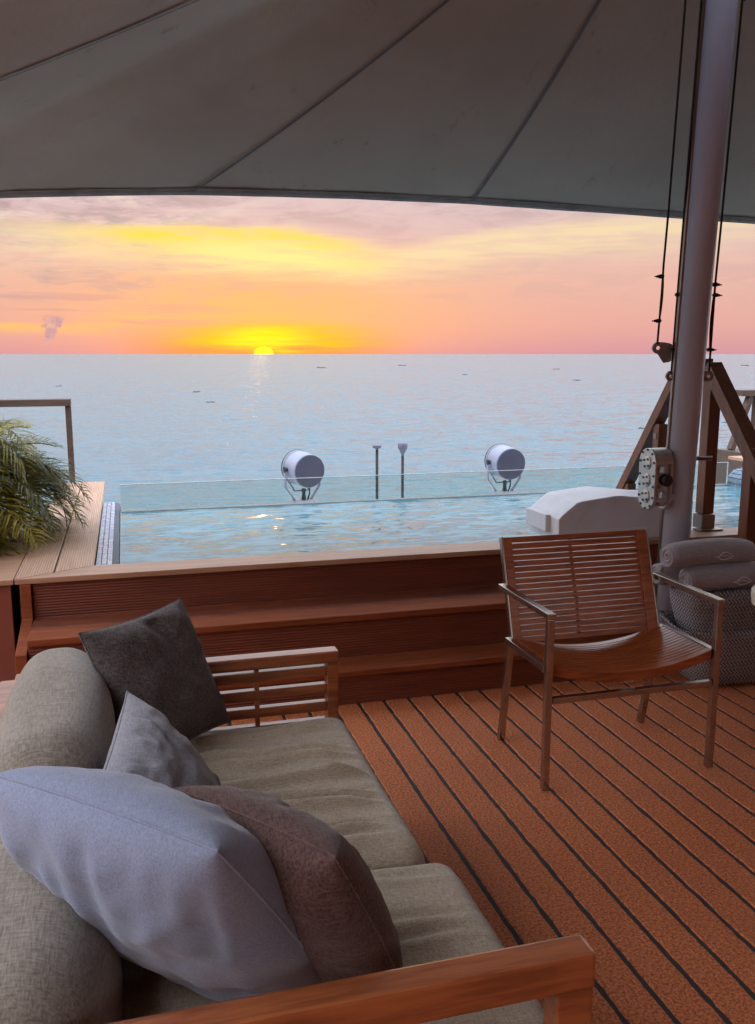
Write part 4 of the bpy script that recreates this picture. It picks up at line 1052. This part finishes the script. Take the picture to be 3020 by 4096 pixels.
# towels
def towel(c, L, r_, label, seed, emblem, bend=.02, yaw=0):
    c = Vector(c); t = thing('rolled_towel', c, label, 'towel', 'rolled grey towels in the basket'); V = []; F = []
    nx_, na_ = 30, 44
    for i in range(nx_ + 1):
        u = -1 + 2 * i / nx_; x = u * L / 2
        rr_ = r_ * (1 - .12 * abs(u) ** 6) if abs(u) < 1 else r_ * .86
        zc = -bend * u * u
        for k in range(na_):
            a = 2 * math.pi * k / na_
            q = Vector((0, math.cos(a), math.sin(a) * .9))
            rad_ = rr_ * (1 + .035 * noise.noise(Vector((u * 2 + seed, math.cos(a) * 1.5, math.sin(a) * 1.5))) + .01 * noise.noise(Vector((u * 9 + seed, math.cos(a) * 6, math.sin(a) * 6))))
            V.append(c + Vector((x, q.y * rad_, q.z * rad_ + zc)))
    for i in range(nx_):
        for k in range(na_): F.append((i * na_ + k, (i + 1) * na_ + k, (i + 1) * na_ + (k + 1) % na_, i * na_ + (k + 1) % na_))
    F.append(tuple(range(na_))); F.append(tuple(nx_ * na_ + k for k in range(na_))[::-1])
    bm = bmesh.new(); me_ = mesh_data('t', V, F); bm.from_mesh(me_); bmesh.ops.recalc_face_normals(bm, faces=bm.faces[:])
    from_bm('roll', bm, 'towel', t, True)
    # spiral layers showing at the left end
    pts = []; turns = 2.6
    for k in range(64):
        s_ = k / 63; a = s_ * turns * 2 * math.pi + seed; rr_ = r_ * (.1 + .72 * s_) * (1 + .06 * noise.noise(Vector((a, seed, 0))))
        pts.append(c + Vector((-L / 2 - .001 + .004 * noise.noise(Vector((a * .8, seed, 2))), math.cos(a) * rr_, math.sin(a) * rr_ * .9 - bend)))
    tube('spiral_fold', pts, .0095, 'towel', t, n=8)
    if emblem:
        # embroidered leaf outline on the side that faces the deck
        def on(u, w_):       # u along towel, w_ angle offset
            a = math.pi * 1.5 - .95 + w_ if False else math.pi + .25 + w_
            return c + Vector((u, math.cos(a) * (r_ * 1.035), math.sin(a) * r_ * .9 * 1.035 - bend * (2 * u / L) ** 2))
        ex = emblem; up_ = []; lo_ = []; mid_ = []
        for k in range(13):
            s_ = k / 12; u = ex - .036 + .078 * s_; wv = math.sin(math.pi * s_ ** .85)
            up_.append(on(u, -.36 * wv)); lo_.append(on(u, .27 * wv)); mid_.append(on(ex - .052 + .084 * s_, .03 - .14 * math.sin(math.pi * s_)))
        tube('emblem', up_, .002, 'thread', t, n=5); tube('emblem', lo_, .002, 'thread', t, n=5); tube('emblem', mid_, .0017, 'thread', t, n=5)
    return t
towel((2.61, 3.40, .507), .44, .066, 'rolled grey towel with embroidered leaf, lower front one in the basket', 1.0, .03, .004)
towel((2.53, 3.52, .505), .42, .06, 'rolled grey towel half hidden at the back left of the basket', 5.0, None, .004)
towel((2.515, 3.42, .622), .42, .063, 'rolled grey towel with embroidered leaf on top of the basket', 3.0, .04, .012)

# ------------------------------------------------------------------ stool cut by the right edge
sl_ = thing('side_stool', (2.63, 2.92, 0), 'round wood topped stool with pale rim cut off by the right edge', 'stool')
lathe('rim', [(.2, .485), (.21, .487), (.214, .515), (.214, .54), (.208, .546), (.2, .545)], (2.635, 2.93, 0), (0, 0, 1), 'stool_rim', sl_, n=64)
lathe('top', [(.199, .53), (.199, .543)], (2.635, 2.93, 0), (0, 0, 1), 'chair_teak', sl_, n=48)
for t in (math.pi * 1.02, math.pi * 1.68, math.pi * .36):
    q = Vector((2.635 + .196 * math.cos(t), 2.93 + .196 * math.sin(t), 0))
    beam('leg', q, q + Vector((0, 0, .486)), .026, .018, 'rail_teak', sl_, up=(math.cos(t), math.sin(t), 0))
lathe('foot_ring', [(.05, .0), (.11, .004), (.14, .03), (.145, .06), (.12, .09), (.06, .098)], (2.61, 2.83, 0), (0, 0, 1), 'stool_rim', sl_, n=48)

# ------------------------------------------------------------------ floating weed on the sea
spots = [((189.0, 878.2), 'far dark weed clump on the sea left of the antennas'), ((317.2, 1025.9), 'farthest tiny weed clump near the horizon right of the sun'), ((216.5, 562.2), 'dark weed clump on the sea above the right searchlight'),
         ((373.4, 742.8), 'small weed clump near the horizon left of the mast'), ((25.0, 331.0), 'thin weed clump on the sea below the sun'), ((227.9, 428.3), 'thin weed clump on the sea between right searchlight and mast'),
         ((115.4, 154.0), 'nearest weed clump right of the mast by the handrail'), ((91.1, 145.8), 'near weed clump just left of the mast'), ((263.1, 394.0), 'weed clump on the sea close left of the mast lug'),
         ((706.6, 917.0), 'distant weed clump at the far right of the sea'), ((23.4, 260.4), 'faint weed clump on the sea left of centre'), ((-26.9, 408.3), 'weed clump on the sea above the left railing')]
for i, ((x, y_), lb) in enumerate(spots):
    d_ = math.hypot(x, y_); s_ = d_ * .0032 * random.uniform(.8, 1.3)
    bm = bmesh.new()
    for k in range(7):
        ox, oy = random.uniform(-1, 1) * s_ * .9, random.uniform(-1, 1) * s_ * 1.5
        mm = bmesh.ops.create_icosphere(bm, subdivisions=2, radius=1)
        rx, ry, rz = s_ * random.uniform(.2, .55), s_ * random.uniform(.4, 1.0), s_ * random.uniform(.12, .3)
        for v in mm['verts']:
            nz = 1 + .5 * noise.noise(v.co * 2.2 + Vector((i, k, 0)))
            v.co = Vector((v.co.x * rx * nz + ox, v.co.y * ry * nz + oy, v.co.z * rz * nz))
    o = from_bm('floating_weed', bm, 'weed'); o.location = (x, y_, SEA)
    tag(o, lb, 'weed clump', 'weed clumps adrift on the sea')
